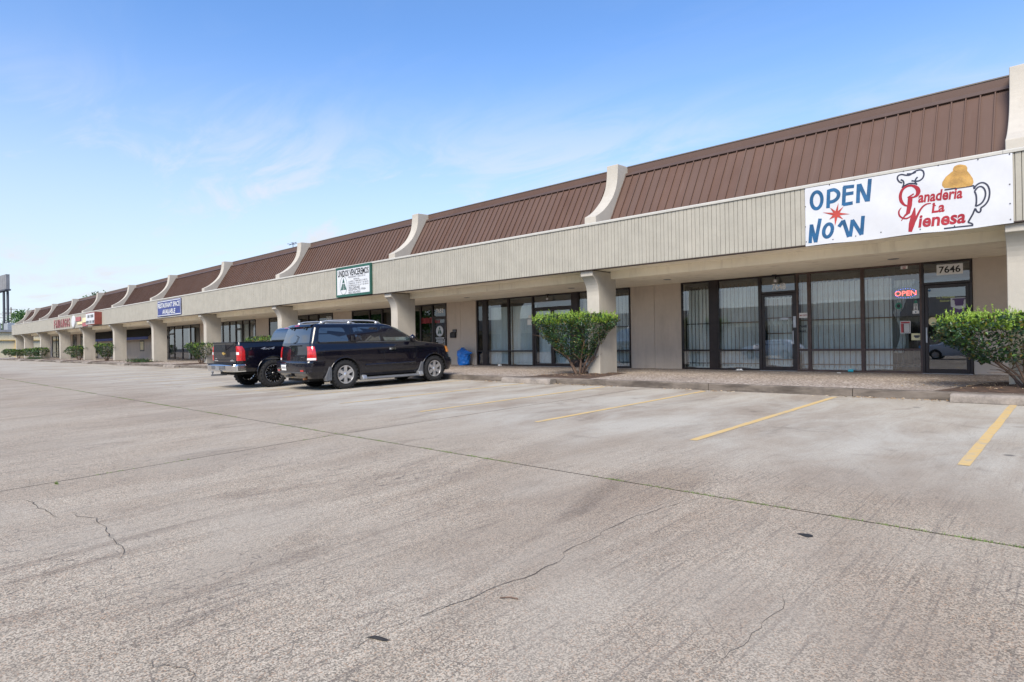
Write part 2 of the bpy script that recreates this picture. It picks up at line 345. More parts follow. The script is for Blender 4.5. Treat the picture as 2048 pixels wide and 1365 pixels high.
# text: Blender's built-in font turned to meshes, all made first while the scene is small
TXT = {}
def precache(items):
    obs = []
    for s, bold in items:
        c = bpy.data.curves.new('text', 'FONT'); c.body = s; c.offset = bold; c.resolution_u = 3; o = bpy.data.objects.new('text', c); C.objects.link(o); obs.append(((s, bold), o, c))
    dg = bpy.context.evaluated_depsgraph_get(); dg.update()
    for k, o, c in obs:
        me = bpy.data.meshes.new_from_object(o.evaluated_get(dg)); vs = [tuple(v.co[:2]) for v in me.vertices]; fs = [tuple(p.vertices) for p in me.polygons]
        TXT[k] = (vs, fs); bpy.data.meshes.remove(me); bpy.data.objects.remove(o); bpy.data.curves.remove(c)
STR = [('anaderia', .03), ('La', .03), ('ienesa', .03), ('UNIDOS VENCEREMOS', .03), ('REUNIONES 7 DIAS DE LA', .0), ('SEMANA', 0), ('LUNES A VIERNES 8-10P.M.', 0), ('SABADOS 10-2P.M. Y 8-10P.M.', 0),
       ('DOMINGOS 10-12 Y 8-10P.M.', 0), ('7652 DENISE', .01), ('HOUSTON, TX 77026', .01), ('832-343-4701', .01), ('RESTAURANT SPACE', .025), ('AVAILABLE', .025),
       ('7646', .02), ('7648', .02), ('7650', .02), ('7652', .02), ('MAIL', .02), ('MAIL DROP', .01), ('OPEN', .0), ('La Vienesa', .01), ('Bakery', .01), *[(c, .02) for c in 'FANDGOS'], ('4x4', .03), ('LE', .03)]
precache(STR)
def text(mb, s, bold, fn, a0, a1, b0, b1, mi=0):
    vs, fs = TXT[(s, bold)]; xs = [v[0] for v in vs]; ys = [v[1] for v in vs]; x0, x1, y0, y1 = min(xs), max(xs), min(ys), max(ys)
    mb.add([fn(a0+(x-x0)/(x1-x0)*(a1-a0), b0+(y-y0)/(y1-y0)*(b1-b0)) for x, y in vs], fs, mi); return mb
def ribbon(mb, pts, wid, fn, mi=0):
    """flat painted stroke through (a,b) points; wid single or per-point"""
    pts = [Vector(p[:2]) for p in pts]; n = len(pts); ws = wid if isinstance(wid, list) else [wid]*n
    if len(ws) != n: ws = [ws[min(len(ws)-1, int(i/(n-1)*(len(ws)-1)))]*(1-((i/(n-1)*(len(ws)-1)) % 1))+ws[min(len(ws)-1, int(i/(n-1)*(len(ws)-1))+1)]*((i/(n-1)*(len(ws)-1)) % 1) for i in range(n)]
    vs = []
    for i, p in enumerate(pts):
        d = pts[min(i+1, n-1)]-pts[max(i-1, 0)]
        if d.length < 1e-9: d = Vector((1, 0))
        d.normalize(); q = Vector((-d.y, d.x))*ws[i]*.5
        vs += [fn(*(p+q)), fn(*(p-q))]
    mb.add(vs, [(2*i, 2*i+1, 2*i+3, 2*i+2) for i in range(n-1)], mi)

# ------------------------------------------------------------------ GROUND
g = MB(); g.box(-1500, 900, -900, 1500, -1.2, -.62); tag(g.build('ground', 'asphalt'), kind='structure')
lotb = MB(); ys = [KERB_Y+.02, 4.9, -2, -45]
lotb.add([(x, y, gz(y)-.035) for y in ys for x in (-262, 62)], [(2*i, 2*i+2, 2*i+3, 2*i+1) for i in range(3)])
lot = tag(lotb.build('parking_lot', 'joint_soil'), kind='structure')
JX, JW = -8.08, .010
rows = [(KERB_Y, 4.9), (4.9, -2.0), (-2.0, -9.5), (-9.5, -18.5), (-18.5, -27.5), (-27.5, -45)]
slabmesh = {}
for k in range(-16, 4):
    x0 = JX+10.4*k
    for r, (ya, yb) in enumerate(rows):
        if r not in slabmesh:
            m = MB(); a, b = ya-JW, yb+JW; za, zb = gz(a), gz(b)
            m.add([(JW, b, zb), (10.4-JW, b, zb), (10.4-JW, a, za), (JW, a, za), (JW, b, zb-.034), (10.4-JW, b, zb-.034), (10.4-JW, a, za-.034), (JW, a, za-.034)],
                  [(0, 1, 2, 3)]); m.add(m.v[:8], [(0, 4, 5, 1), (1, 5, 6, 2), (2, 6, 7, 3), (3, 7, 4, 0)], 1)
            slabmesh[r] = m.mesh('concrete_slab'); slabmesh[r].materials.append(MATS['lot_concrete']); slabmesh[r].materials.append(MATS['joint_soil'])
        if k > -16+r*0 or True:
            o = link('concrete_slab', slabmesh[r], lot); o.location = (x0, 0, 0)
# the far left end of the lot, too far off to tell slabs apart
m = MB(); m.add([(x, y, gz(y)) for y in (KERB_Y, 4.9, -2, -45) for x in (-262, JX-10.4*16-.03)], [(2*i, 2*i+2, 2*i+3, 2*i+1) for i in range(3)]); m.build('concrete_apron', 'lot_concrete', lot)
# painted bay lines
for i in range(22):
    xs = -.87-2.775*i
    m = MB(); rr = random.Random(i); n = 14; a, b = 7.35+rr.uniform(-.1, .1), KERB_Y-.22
    L_ = []; 
    for j in range(n+1):
        y = a+(b-a)*j/n; L_ += [(xs-.052+rr.uniform(-.006, .006)-.0*y, y, gz(y)+.004), (xs+.052+rr.uniform(-.006, .006), y, gz(y)+.004)]
    m.add(L_, [(2*j, 2*j+1, 2*j+3, 2*j+2) for j in range(n)]); m.build('parking_stripe', 'yellow_paint', lot)
# cracks
z6 = zoom(0, 740, 2.048); z7 = zoom(1000, 740, 1.954)
CR_ = [(z7, [(-300, 960), (-200, 925), (-90, 880), (0, 848), (60, 825), (130, 800), (190, 770), (230, 745), (265, 705), (320, 680), (375, 655), (400, 635), (465, 605), (480, 590), (550, 570), (610, 547), (660, 535), (755, 510), (820, 490)], .009),
       (z6, [(75, 530), (130, 545), (170, 570), (210, 585), (235, 605)], .011), (z6, [(290, 580), (330, 605), (390, 610), (430, 645), (460, 690), (480, 715), (520, 740), (495, 775)], .010),
       (z6, [(600, 1195), (640, 1215), (700, 1222), (750, 1220), (790, 1235), (805, 1250), (785, 1280)], .007), (z6, [(750, 1220), (775, 1190), (790, 1150)], .004),
       (z6, [(0, 940), (100, 915), (220, 875), (380, 800), (460, 785)], .005), (z6, [(1420, 1170), (1450, 1140), (1490, 1120), (1600, 1060), (1800, 975), (1860, 955)], .004),
       (z7, [(1115, 870), (1100, 930), (1040, 990), (940, 1080), (870, 1120), (820, 1180)], .004), (z7, [(625, 440), (660, 418), (690, 405)], .006), (z7, [(960, 495), (975, 480), (1000, 472)], .006), (z6, [(105, 455), (125, 450), (120, 460), (130, 466)], .006)]
for zf, pts, wd in CR_:
    P = [ground(*zf(*p)) for p in pts]; Q = []; rr = random.Random(len(pts)*7)
    for a, b in zip(P, P[1:]):
        n = max(2, int((b-a).length/.06))
        for j in range(n):
            p = a.lerp(b, j/n); Q.append(Vector((p.x+rr.uniform(-.016, .016), p.y+rr.uniform(-.016, .016), 0)))
    Q.append(P[-1]); m = MB(); vs = []
    for i, p in enumerate(Q):
        d = (Q[min(i+1, len(Q)-1)]-Q[max(i-1, 0)]); d.z = 0; d.normalize(); q = Vector((-d.y, d.x, 0))*wd*rr.uniform(.08, .42)*min(1, (i+1)/4, (len(Q)-i)/4)
        vs += [(p.x+q.x, p.y+q.y, gz(p.y+q.y)+.0035), (p.x-q.x, p.y-q.y, gz(p.y-q.y)+.0035)]
    m.add(vs, [(2*i, 2*i+1, 2*i+3, 2*i+2) for i in range(len(Q)-1)]); m.build('crack', 'crack_dark', lot)
# weeds in the long joint
m = MB(); rr = random.Random(3)
def blades(m, x, y, z, n, h, spread):
    for _ in range(n):
        a = rr.uniform(0, 6.28); r = rr.uniform(0, spread); px, py = x+r*math.cos(a)*1.6, y+r*math.sin(a)*.5; t = rr.uniform(0, 6.28); hh = h*rr.uniform(.5, 1.2); l = rr.uniform(.2, .8)*hh
        dx, dy = math.cos(t)*.004, math.sin(t)*.004
        m.add([(px-dx, py-dy, z), (px+dx, py+dy, z), (px+math.cos(t+1.3)*l, py+math.sin(t+1.3)*l, z+hh)], [(0, 1, 2)])
for i in range(700):
    x = -rr.uniform(-1.5, 45); c = math.sin(x*1.9)+math.sin(x*.77+1)+math.sin(x*5.1)*.6
    if c > -.9: blades(m, x, 4.9, gz(4.9)-.012, 26, .024, .05)
for i in range(90):
    y = rr.uniform(-1.5, 4.8)
    if math.sin(y*3.1)+math.sin(y*1.3) > .1: blades(m, JX+.0, y, gz(y)-.012, 12, .024, .014)
for (u, v, n) in ((113, 969, 26),):
    p = ground(u, v); blades(m, p.x, p.y, gz(p.y), n, .035, .035)
tag(m.build('joint_weeds', 'grass_blade'), 'tufts of green weeds growing along the joints of the concrete lot', 'weeds', kind='stuff')

# ------------------------------------------------------------------ WALKWAY AND KERB
XL, XR = -118.0, 12.0
m = MB(); m.add([(XL, KERB_Y+.16, swz(KERB_Y+.16)), (XR, KERB_Y+.16, swz(KERB_Y+.16)), (XR, 19.4, swz(19.4)), (XL, 19.4, swz(19.4)), (XL, KERB_Y+.16, -.5), (XR, KERB_Y+.16, -.5), (XR, 19.4, -.5), (XL, 19.4, -.5)],
              [(0, 1, 2, 3), (0, 4, 5, 1), (1, 5, 6, 2), (3, 2, 6, 7), (0, 3, 7, 4)]); walk = tag(m.build('walkway', 'exposed_aggregate'), kind='structure')
kerb = empty('kerb', (0, KERB_Y, 0)); kerb['kind'] = 'structure'
x = XR; rr = random.Random(5)
while x > XL:
    ln = rr.choice((2.9, 3.05, 3.2)); x0 = max(XL, x-ln); z1 = .158+rr.uniform(-.006, .006); y0 = rr.uniform(-.012, .012)
    m = MB(); m.prism([(y0, -.2), (.16, -.2), (.16, z1+.0025), (y0+.045, z1+.001), (y0+.015, z1-.02)], lambda a, b: (x0+.006, a, b), lambda a, b: (x-.006, a, b))
    m.build('kerb_stone', 'kerb_concrete', kerb, bevel=.006, fix=True); x = x0
# planting beds at the columns: soil let into the walkway
def bed(xc, sx0, sx1, y0, y1, name='planting_bed'):
    m = MB()
    def f(u, v):
        yy = y0+(y1-y0)*v; wl = sx0*(1-v*.55); wr = sx1*(1-v*.35); xx = xc-wl+(wl+wr)*u
        edge = min(u, 1-u, v, 1-v)*4; h = .004+.045*min(1, edge)+(.02*math.sin(xx*9+yy*7)*math.cos(xx*5-yy*11) if edge > .1 else 0)
        return (xx, yy, swz(yy)+h)
    m.grid(f, 14, 12); return tag(m.build('planting_bed', 'soil', smooth=True), kind='structure')
for i in range(0, 11):
    if i == 0: bed(-.9, 1.15, 1.2, KERB_Y+.17, 16.3)
    elif i == 1: bed(-11.0, 1.45, 1.0, KERB_Y+.17, 16.4)
    else: bed(-1.0-10*i, 1.5, .9, KERB_Y+.17, 16.0)
# short precast blocks laid against the kerb in front of the beds
def stop(x0, x1, label):
    m = MB(); y1 = KERB_Y-.02; z = gz(y1-.2)
    m.prism([(y1-.30, z), (y1, z), (y1, z+.15), (y1-.22, z+.15), (y1-.28, z+.12)], lambda a, b: (x0, a, b), lambda a, b: (x1, a, b)); tag(m.build('wheel_stop', 'stop_concrete', fix=True, bevel=.012), label, 'wheel stop', 'precast blocks against the kerb')
stop(-1.75, .7, 'low concrete block against the kerb before the wide spreading shrub')
stop(-12.9, -11.0, 'low concrete block against the kerb before the flat-topped shrub')
stop(-42.6, -40.6, 'low concrete block against the kerb before the round shrub behind the pickup')
stop(-62.8, -60.8, 'low concrete block against the kerb past the blue banner, beside ground cover')

for i, nm in ((5, 'the column next past the blue banner'), (7, 'the column under the white oval plate'), (8, 'the column under the first raised red letter'), (9, 'the column past the raised red letters')): stop(-2.6-10*i, -.7-10*i, 'low concrete block against the kerb before '+nm)

# ------------------------------------------------------------------ THE STRIP MALL
mall = empty('strip_mall', (-50, 19, .2)); tag(mall, 'long tan strip mall with brown metal mansard roof and curved stucco fins', 'building')
MI = Matrix.Translation((50, -19, -.2))
def P(o):          # parts are modelled in world coordinates
    o.parent = mall; o.matrix_parent_inverse = MI; return o
S, X0 = 10.0, -1.05
COLS = [X0-10*i for i in range(-1, 11)]+[X0-106.0]
CW = .44
WY = 19.04
XE = X0-106.0           # far end
XN = 11.6               # near end, out of frame
# columns
cp = [(14.97, 3.30), (14.97, 3.145), (15.03, 3.115), (15.08, 3.075), (15.13, 3.02), (15.175, 2.96), (15.215, 2.89), (15.25, 2.80), (15.275, 2.70), (15.285, 2.58), (15.285, .02), (16.21, .02), (16.21, 3.30)]
m = MB(); m.prism(cp, lambda a, b: (0, a, b), lambda a, b: (CW, a, b)); colm = m.mesh('column', True); colm.materials.append(MATS['stucco'])
fp = [(15.2, 4.60), (15.2, 4.955)]+[tuple(q) for q in catmull([(15.2, 4.955, 0), (15.475, 5.10, 0), (15.746, 5.29, 0), (16.08, 5.61, 0), (16.30, 5.95, 0), (16.40, 6.25, 0), (16.44, 6.55, 0), (16.445, 6.767, 0)], 4)][1:]
fp = [(p[0], p[1]) for p in fp]+[(17.05, 6.79), (17.05, 4.60)]
m = MB(); m.prism(fp, lambda a, b: (0, a, b), lambda a, b: (CW-.03, a, b)); finm = m.mesh('roof_fin', True); finm.materials.append(MATS['stucco'])
for x in COLS:
    for nm, me, dx in (('column', colm, 0), ('roof_fin', finm, .015)):
        o = link(nm, me); P(o); o.location = (x+dx, 0, 0); b = o.modifiers.new('bevel', 'BEVEL'); b.width = .014; b.segments = 2; b.limit_method = 'ANGLE'; b.angle_limit = R(40)
# fascia: backing, boards, flashing, drip edge
m = MB(); m.box(XE-.1, XN, 14.935, 15.02, 3.325, 4.62); P(m.build('fascia_backing', 'fascia_groove'))
bw = {}
x = XN; nb = 0; far = MB(); rr = random.Random(9); alt = [.098, .127]
while x > XE-.1:
    wd = alt[nb % 2]; x0 = x-wd
    if x < 1.5 and nb-int((XN-1.5)/.112) < 300:
        k = nb % 2
        if k not in bw:
            q = MB(); q.box(0, wd-.011, 0, .033, 3.325, 4.63); bw[k] = q.mesh('fascia_board'); bw[k].materials.append(MATS['fascia_paint'])
        o = link('fascia_board', bw[k]); P(o); o.location = (x0, 14.9+rr.uniform(0, .004), 0)
    else: far.box(x0, x0+wd-.011, 14.9, 14.933, 3.325, 4.63)
    x = x0; nb += 1
o = P(far.build('fascia_boards_far', 'fascia_paint')); o['kind'] = 'stuff'
for a, b in zip(sorted(COLS), sorted(COLS)[1:]):
    m = MB(); m.prism([(14.872, 4.622), (15.36, 4.622), (15.36, 4.69), (14.895, 4.695), (14.872, 4.67)], lambda p, q: (a+.003, p, q), lambda p, q: (b-.003, p, q)); P(m.build('flashing', 'trim_paint', fix=True))
m = MB(); m.box(XE-.1, XN, 14.885, 15.05, 3.302, 3.3245); P(m.build('drip_edge', 'drip_brown'))
m = MB(); m.box(XE-.1, XN, 15.02, 15.93, 3.33, 3.40); P(m.build('canopy_underside', 'soffit_paint'))
m = MB(); m.box(XE, XN, 15.37, 16.2, 4.45, 4.60); P(m.build('gutter_deck', 'brown_trim'))
# mansard roof panels
YB, ZB, YT, ZT = 15.80, 4.58, 16.95, 6.53
sl = Vector((0, YT-YB, ZT-ZB)); nrm = Vector((0, -sl.z, sl.y)).normalized()
pw = (S-CW)/37
def panel_geo(q, x):
    A = Vector((x, YB, ZB)); B = Vector((x, YT, ZT)); e = Vector((1, 0, 0))
    a0, a1 = x+.001, x+pw-.001
    q.add([(a0, YB, ZB), (a1, YB, ZB), (a1, YT, ZT), (a0, YT, ZT)]+[tuple(Vector(p)-nrm*.02) for p in ((a0, YB, ZB), (a1, YB, ZB), (a1, YT, ZT), (a0, YT, ZT))], [(0, 1, 2, 3), (0, 4, 5, 1), (1, 5, 6, 2), (2, 6, 7, 3), (3, 7, 4, 0)])
    r = [Vector((x+dx, y, z))+nrm*h for h in (.001, .045) for dx, y, z in ((.002, YB, ZB), (.026, YB, ZB), (.026, YT, ZT), (.002, YT, ZT))]
    q.add(r, [(4, 5, 6, 7), (0, 1, 5, 4), (1, 2, 6, 5), (2, 3, 7, 6), (3, 0, 4, 7)])
q = MB(); panel_geo(q, 0); pm = q.mesh('roof_panel'); pm.materials.append(MATS['brown_metal'])
far = MB(); np_ = 0
order = sorted(COLS, reverse=True)
for b, a in zip(order, order[1:]):
    n = int(round((b-a-CW)/pw))
    for j in range(n):
        x = b-(j+1)*pw
        if b < 0 and np_ < 300: 
            o = link('roof_panel', pm); P(o); o.location = (x, 0, 0); np_ += 1
        else: panel_geo(far, x)
    m = MB(); m.prism([(16.84, 6.455), (16.86, 6.44), (17.0, 6.47), (17.0, 6.56), (16.90, 6.545)], lambda p, q: (a+CW, p, q), lambda p, q: (b, p, q)); P(m.build('ridge_flange', 'brown_trim', fix=True))
    m = MB(); m.box(a+CW, b, 17.0, 17.04, 6.40, 6.755); P(m.build('ridge_band', 'brown_metal'))
    m = MB(); m.box(a+CW, b, 16.985, 17.4, 6.757, 6.785); P(m.build('ridge_cap', 'ridge_metal'))
    m = MB(); m.box(a+CW, b, 15.93, 16.225, 3.10, 3.329); P(m.build('canopy_beam', 'soffit_paint'))
o = P(far.build('roof_panels_far', 'brown_metal')); o['kind'] = 'stuff'
# soffit over the walk, roof deck, rear walls
m = MB(); m.box(XE, XN, 16.228, WY+.30, 3.118, 3.2); P(m.build('soffit', 'soffit_paint'))
m = MB(); m.box(XE, XN, 17.05, 44, 6.1, 6.3); P(m.build('roof_deck', 'roof_grey'))
m = MB(); m.box(XE, XN, 43.7, 44, -.2, 6.1); m.box(XE, XE+.3, 19.4, 43.7, -.2, 6.1); m.box(XE, XE+.3, 16.23, 19.4, 3.2, 6.1); m.box(XN-.3, XN, 16.23, 43.7, -.2, 6.1); P(m.build('end_walls', 'stucco'))
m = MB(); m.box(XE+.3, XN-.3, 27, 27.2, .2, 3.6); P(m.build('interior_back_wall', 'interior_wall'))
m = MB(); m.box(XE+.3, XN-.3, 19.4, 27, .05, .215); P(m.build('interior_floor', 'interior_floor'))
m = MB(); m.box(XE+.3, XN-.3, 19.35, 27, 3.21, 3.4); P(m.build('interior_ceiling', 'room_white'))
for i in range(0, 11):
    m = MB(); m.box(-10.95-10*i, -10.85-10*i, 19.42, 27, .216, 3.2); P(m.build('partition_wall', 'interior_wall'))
ZH = 3.116      # head of the shopfronts
def foot(y=WY): return swz(y)-.004
def wall_panel(x0, x1, mat='wall_tan', z0=None, z1=ZH):
    m = MB(); m.box(x0+.004, x1-.004, WY, WY+.28, foot() if z0 is None else z0, z1); return P(m.build('wall_panel', mat, bevel=.006))
def wall_pair(xl, xr):
    md = xl+(xr-xl)*.484
    for a, b in ((xl, md), (md, xr)): wall_panel(a, b)
    m = MB(); m.box(md-.006, md+.006, WY+.02, WY+.1, foot(), ZH); P(m.build('panel_joint', 'drip_brown'))
FRY0, FRY1 = WY-.035, WY+.09
def frame(name, xa, xb, z0, z1, rail=None, fw=.045, mat='bronze_frame', panes=True, gm='shop_glass', top=.05, bot=.055):
    m = MB(); m.box(xa, xa+fw, FRY0, FRY1, z0, z1); m.box(xb-fw, xb, FRY0, FRY1, z0, z1)
    m.box(xa+fw, xb-fw, FRY0+.003, FRY1-.003, z1-top, z1); m.box(xa+fw, xb-fw, FRY0+.003, FRY1-.003, z0, z0+bot)
    spans = [(z0+bot, z1-top)]
    if rail: m.box(xa+fw, xb-fw, FRY0+.003, FRY1-.003, rail-.028, rail+.028); spans = [(z0+bot, rail-.028), (rail+.028, z1-top)]
    o = P(m.build(name, mat, bevel=.004))
    if panes:
        for a, b in spans:
            q = MB(); q.box(xa+fw-.006, xb-fw+.006, WY+.012, WY+.02, a-.006, b+.006); g_ = q.build('pane', gm); g_.parent = o
    return o
def window(xa, xb, rail=.845, mat='bronze_frame', gm='shop_glass', z0=None, z1=ZH): return frame('window', xa, xb, foot() if z0 is None else z0, z1, rail, mat=mat, gm=gm)
def post(xa, xb):
    m = MB(); m.box(xa+.002, xb-.002, FRY0-.01, WY+.12, foot(), ZH); P(m.build('mullion_post', 'bronze_frame', bevel=.006))
def door(xa, xb, ztop=2.56, gm='shop_glass', leaves=1, handle=1):
    frame('transom', xa, xb, ztop, ZH, None, gm=gm, top=.055, bot=.06)
    m = MB(); m.box(xa, xa+.055, FRY0, FRY1, foot(), ztop-.002); m.box(xb-.055, xb, FRY0, FRY1, foot(), ztop-.002); P(m.build('door_frame', 'bronze_frame'))
    wl = (xb-xa-.11)/leaves
    for k in range(leaves):
        a = xa+.055+wl*k+.005; b = a+wl-.01; z0, z1 = foot()+.012, ztop-.012; y0, y1 = FRY0+.02, FRY1-.015
        m = MB(); m.box(a, a+.075, y0, y1, z0, z1); m.box(b-.075, b, y0, y1, z0, z1); m.box(a+.075, b-.075, y0+.002, y1-.002, z1-.08, z1); m.box(a+.075, b-.075, y0+.002, y1-.002, z0, z0+.115)
        o = P(m.build('door', 'bronze_frame', bevel=.004)); q = MB(); q.box(a+.07, b-.07, WY+.012, WY+.02, z0+.11, z1-.075); q.build('pane', gm).parent = o
        hx = b-.04 if (handle == 1) != (leaves == 2 and k == 1) else a+.04
        q = MB(); q.box(hx-.018, hx+.018, y0-.05, y0-.002, 1.02, 1.42); q.build('handle', 'metal_grey', bevel=.005).parent = o
    m = MB(); m.box(xa, xb, WY-.12, WY+.10, foot(), foot()+.012); P(m.build('threshold', 'metal_grey'))
def grille(xa, xb, z0, z1, n, y=WY+.16, rails=(.42, 1.72, 2.95), mat='bar_brown'):
    m = MB()
    for j in range(n): x = xa+(xb-xa)*(j+.5)/n; m.box(x-.0065, x+.0065, y-.0065, y+.0065, z0, z1)
    for r in rails:
        if z0 < r < z1: m.box(xa, xb, y+.009, y+.021, r-.014, r+.014)
    P(m.build('security_grille', mat))
def curtain(xa, xb, z0, z1, label, y=WY+.24, folds=11, amp=.035, mat='curtain_cloth', seed=0, name='curtain', cat='curtain', group=None, scallop=True):
    m = MB(); rr = random.Random(seed); ph = rr.uniform(0, 6); nx = folds*8
    def f(u, v):
        x = xa+(xb-xa)*u; z = z0+(z1-z0)*v; sw = .02*math.sin(u*9+ph)*(1-v)
        t = math.sin(u*folds*6.283+ph+.8*math.sin(u*7+ph)); return (x+sw, y+amp*t*(.55+.45*(1-v))+.012*math.sin(u*23+v*3), z+(.012*math.sin(u*folds*6.283) if v > .99 and scallop else 0)+(.03*math.sin(u*5+ph) if v < .01 else 0))
    m.grid(f, nx, 6); return tag(m.build(name, mat, smooth=True), label, cat, group)
def number(s, x0, x1, z0, z1, mat='paper_white', y=WY-.0, plate=None, name='address_number'):
    m = MB()
    if plate: pm_ = MB(); pm_.box(x0-.05, x1+.05, WY+.004, WY+.010, z0-.045, z1+.045); o = P(pm_.build('number_plate', plate)); yy = WY+.001
    else: yy = WY+.008
    text(m, s, .02, lambda a, b: (a, yy, b), x0, x1, z0, z1); P(m.build(name, mat))

# --- bay 0 (bakery and its neighbour)
wall_panel(-1.985, .1); wall_panel(.1, 2.0)
for i in range(0, 4): wall_pair(-11.865-10*i, -9.875-10*i)
window(-9.872, -8.85); post(-8.85, -8.61); window(-8.61, -7.245); door(-7.245, -6.165); window(-6.165, -5.822, mat='frame_brown'); window(-5.822, -4.432, mat='frame_brown'); window(-4.432, -3.05, mat='frame_brown')
door(-3.05, -1.99, 2.52, handle=0)
grille(-8.55, -7.28, .33, 2.95, 10); grille(-7.1, -6.3, .40, 1.62, 6, rails=(.55, 1.35)); grille(-7.1, -6.3, 1.72, 2.4, 6, rails=(1.82,)); grille(-6.12, -4.45, .33, 2.9, 12); grille(-4.4, -3.75, .33, 2.9, 5)
grille(-3.72, -3.1, .33, 2.9, 5, mat='bronze_frame'); grille(-9.8, -8.9, .3, 2.95, 7, mat='bronze_frame', y=WY+.2)
curtain(-9.82, -8.88, .26, 2.86, 'pale gauze curtain behind the narrow barred pane beside the double post', folds=9, seed=1, group=None)
curtain(-8.58, -7.27, .27, 2.84, 'pale pleated curtain behind the barred window left of the mail-slot door', folds=12, seed=2)
curtain(-7.14, -6.28, .36, 2.45, 'white curtain hanging behind the glass of the mail-slot door', folds=7, seed=3)
curtain(-6.14, -5.0, .27, 2.82, 'grey white curtain drawn across the window right of the mail-slot door', folds=11, seed=4)
curtain(-5.02, -3.78, .27, 2.8, 'thin white curtain ending before the lit open sign', folds=9, seed=5, amp=.03)
# gathered curtain by the open sign, tied in the middle
m = MB()
def tied(u, v):
    z = .75+(2.72-.75)*v; k = abs(v-.42); wd = .06+.44*max(0, v-.42)/.58*(1 if v > .42 else 0)+.16*max(0, .42-v)/.42; xc = -3.66+.10*math.sin(v*7)*(1 if v < .6 else .3)+(.16*max(0, v-.42)/.58)
    return (xc+(u-.5)*wd, WY+.34+.03*math.sin(u*26+v*5), z)
m.grid(tied, 30, 18); tag(m.build('curtain', 'curtain_cloth', smooth=True), 'twisted white curtain tied in the middle beside the bakery door', 'curtain')
number('7646', -2.67, -2.22, 2.80, 2.975, 'ink_black', plate='paper_white'); number('7648', -6.88, -6.48, 2.66, 2.86)
m = MB(); text(m, '7648', .02, lambda a, b: (a, WY+.008, b), -6.11, -5.9, 1.50, 1.58); text(m, 'MAIL', .02, lambda a, b: (a, WY+.008, b), -6.11, -5.9, 1.36, 1.44); P(m.build('mail_lettering', 'ink_black'))
# --- bay 1
window(-21.88+2.085, -19.39, gm='dark_glass'); post(-19.39, -19.17); window(-19.17, -17.865); window(-17.865, -16.49); door(-16.49, -14.46, 2.55, leaves=2); post(-14.46, -14.19); window(-14.19, -12.9); window(-12.9, -11.87)
m = MB(); m.box(-14.19, -11.87, WY+.4, WY+.42, .25, 1.0); 
grille(-14.15, -11.9, .33, 2.95, 14, mat='bronze_frame')
curtain(-19.15, -17.9, .26, 2.75, 'pale grey vertical blinds behind the scratched pane', folds=14, amp=.018, mat='blind_vinyl', seed=6, name='vertical_blinds', cat='blinds', scallop=False)
curtain(-17.85, -16.52, .26, 2.75, 'pale grey vertical blinds left of the double door', folds=14, amp=.018, mat='blind_vinyl', seed=7, name='vertical_blinds', cat='blinds', scallop=False)
curtain(-16.4, -14.55, .3, 2.5, 'grey blinds lowered behind the double glass door', folds=20, amp=.012, mat='blind_vinyl', seed=8, name='vertical_blinds', cat='blinds', scallop=False)
curtain(-14.15, -11.9, .26, 2.85, 'white pleated curtain in the window behind the stucco column and flat-topped shrub', folds=18, seed=9)
# --- bay 2
door(-22.87, -21.87, 2.45, gm='dark_glass'); window(-23.78, -22.87, None, gm='dark_glass'); window(-24.95, -23.78, None, gm='dark_glass'); window(-27.0, -24.95, None, gm='dark_glass')
window(-28.15, -27.0, gm='dark_glass'); window(-29.87+.02, -28.15, gm='dark_glass')
number('7652', -22.62, -22.1, 2.66, 2.88)
window(-33.5, -31.87, gm='dark_glass'); door(-34.7, -33.5, 2.5, gm='dark_glass'); window(-37.2, -34.7, gm='dark_glass'); window(-39.87, -37.2, gm='dark_glass')
number('7650', -32.6, -32.05, 2.7, 2.92)
# --- bay 3
for a, b in ((-47.4, -46.2), (-46.2, -45.1), (-44.0, -42.9), (-42.9, -41.87)): window(a, b, None)
door(-45.1, -44.0, 2.5); window(-50.0, -47.4, None)
wall_pair(-51.9, -50.0)
# --- bay 4
for a, b in ((-57.6, -55.7), (-55.7, -53.9)): window(a, b)
door(-59.0, -57.6, 2.45); window(-53.9, -51.9, None, gm='dark_glass'); window(-61.6, -59.0, gm='dark_glass')
# --- bays 5 and 6: boarded walls under a blue awning band
def poster_window(xa, xb, z0, z1):
    m = MB(); m.box(xa, xb, WY-.02, WY-.001, z0, z1); o = P(m.build('window', 'bronze_frame')); q = MB(); q.box(xa+.16, xb-.16, WY-.028, WY-.021, z0+.12, z1-.12); q.build('pane', 'paper_cream').parent = o
for a, b in ((-71.5, -66.5), (-66.5, -61.6), (-82.0, -76.7), (-76.7, -71.5)): wall_panel(a, b)
poster_window(-67.0, -65.7, .95, 2.0); poster_window(-77.1, -75.9, .95, 2.0)
for a, b in ((-71.4, -61.7), (-82, -71.5)):
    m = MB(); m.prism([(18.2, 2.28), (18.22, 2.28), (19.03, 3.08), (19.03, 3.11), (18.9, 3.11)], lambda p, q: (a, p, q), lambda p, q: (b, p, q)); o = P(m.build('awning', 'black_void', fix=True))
    m = MB(); m.box(a, b, 18.17, 18.195, 2.06, 2.30); m.build('awning_valance', 'awning_blue').parent = o
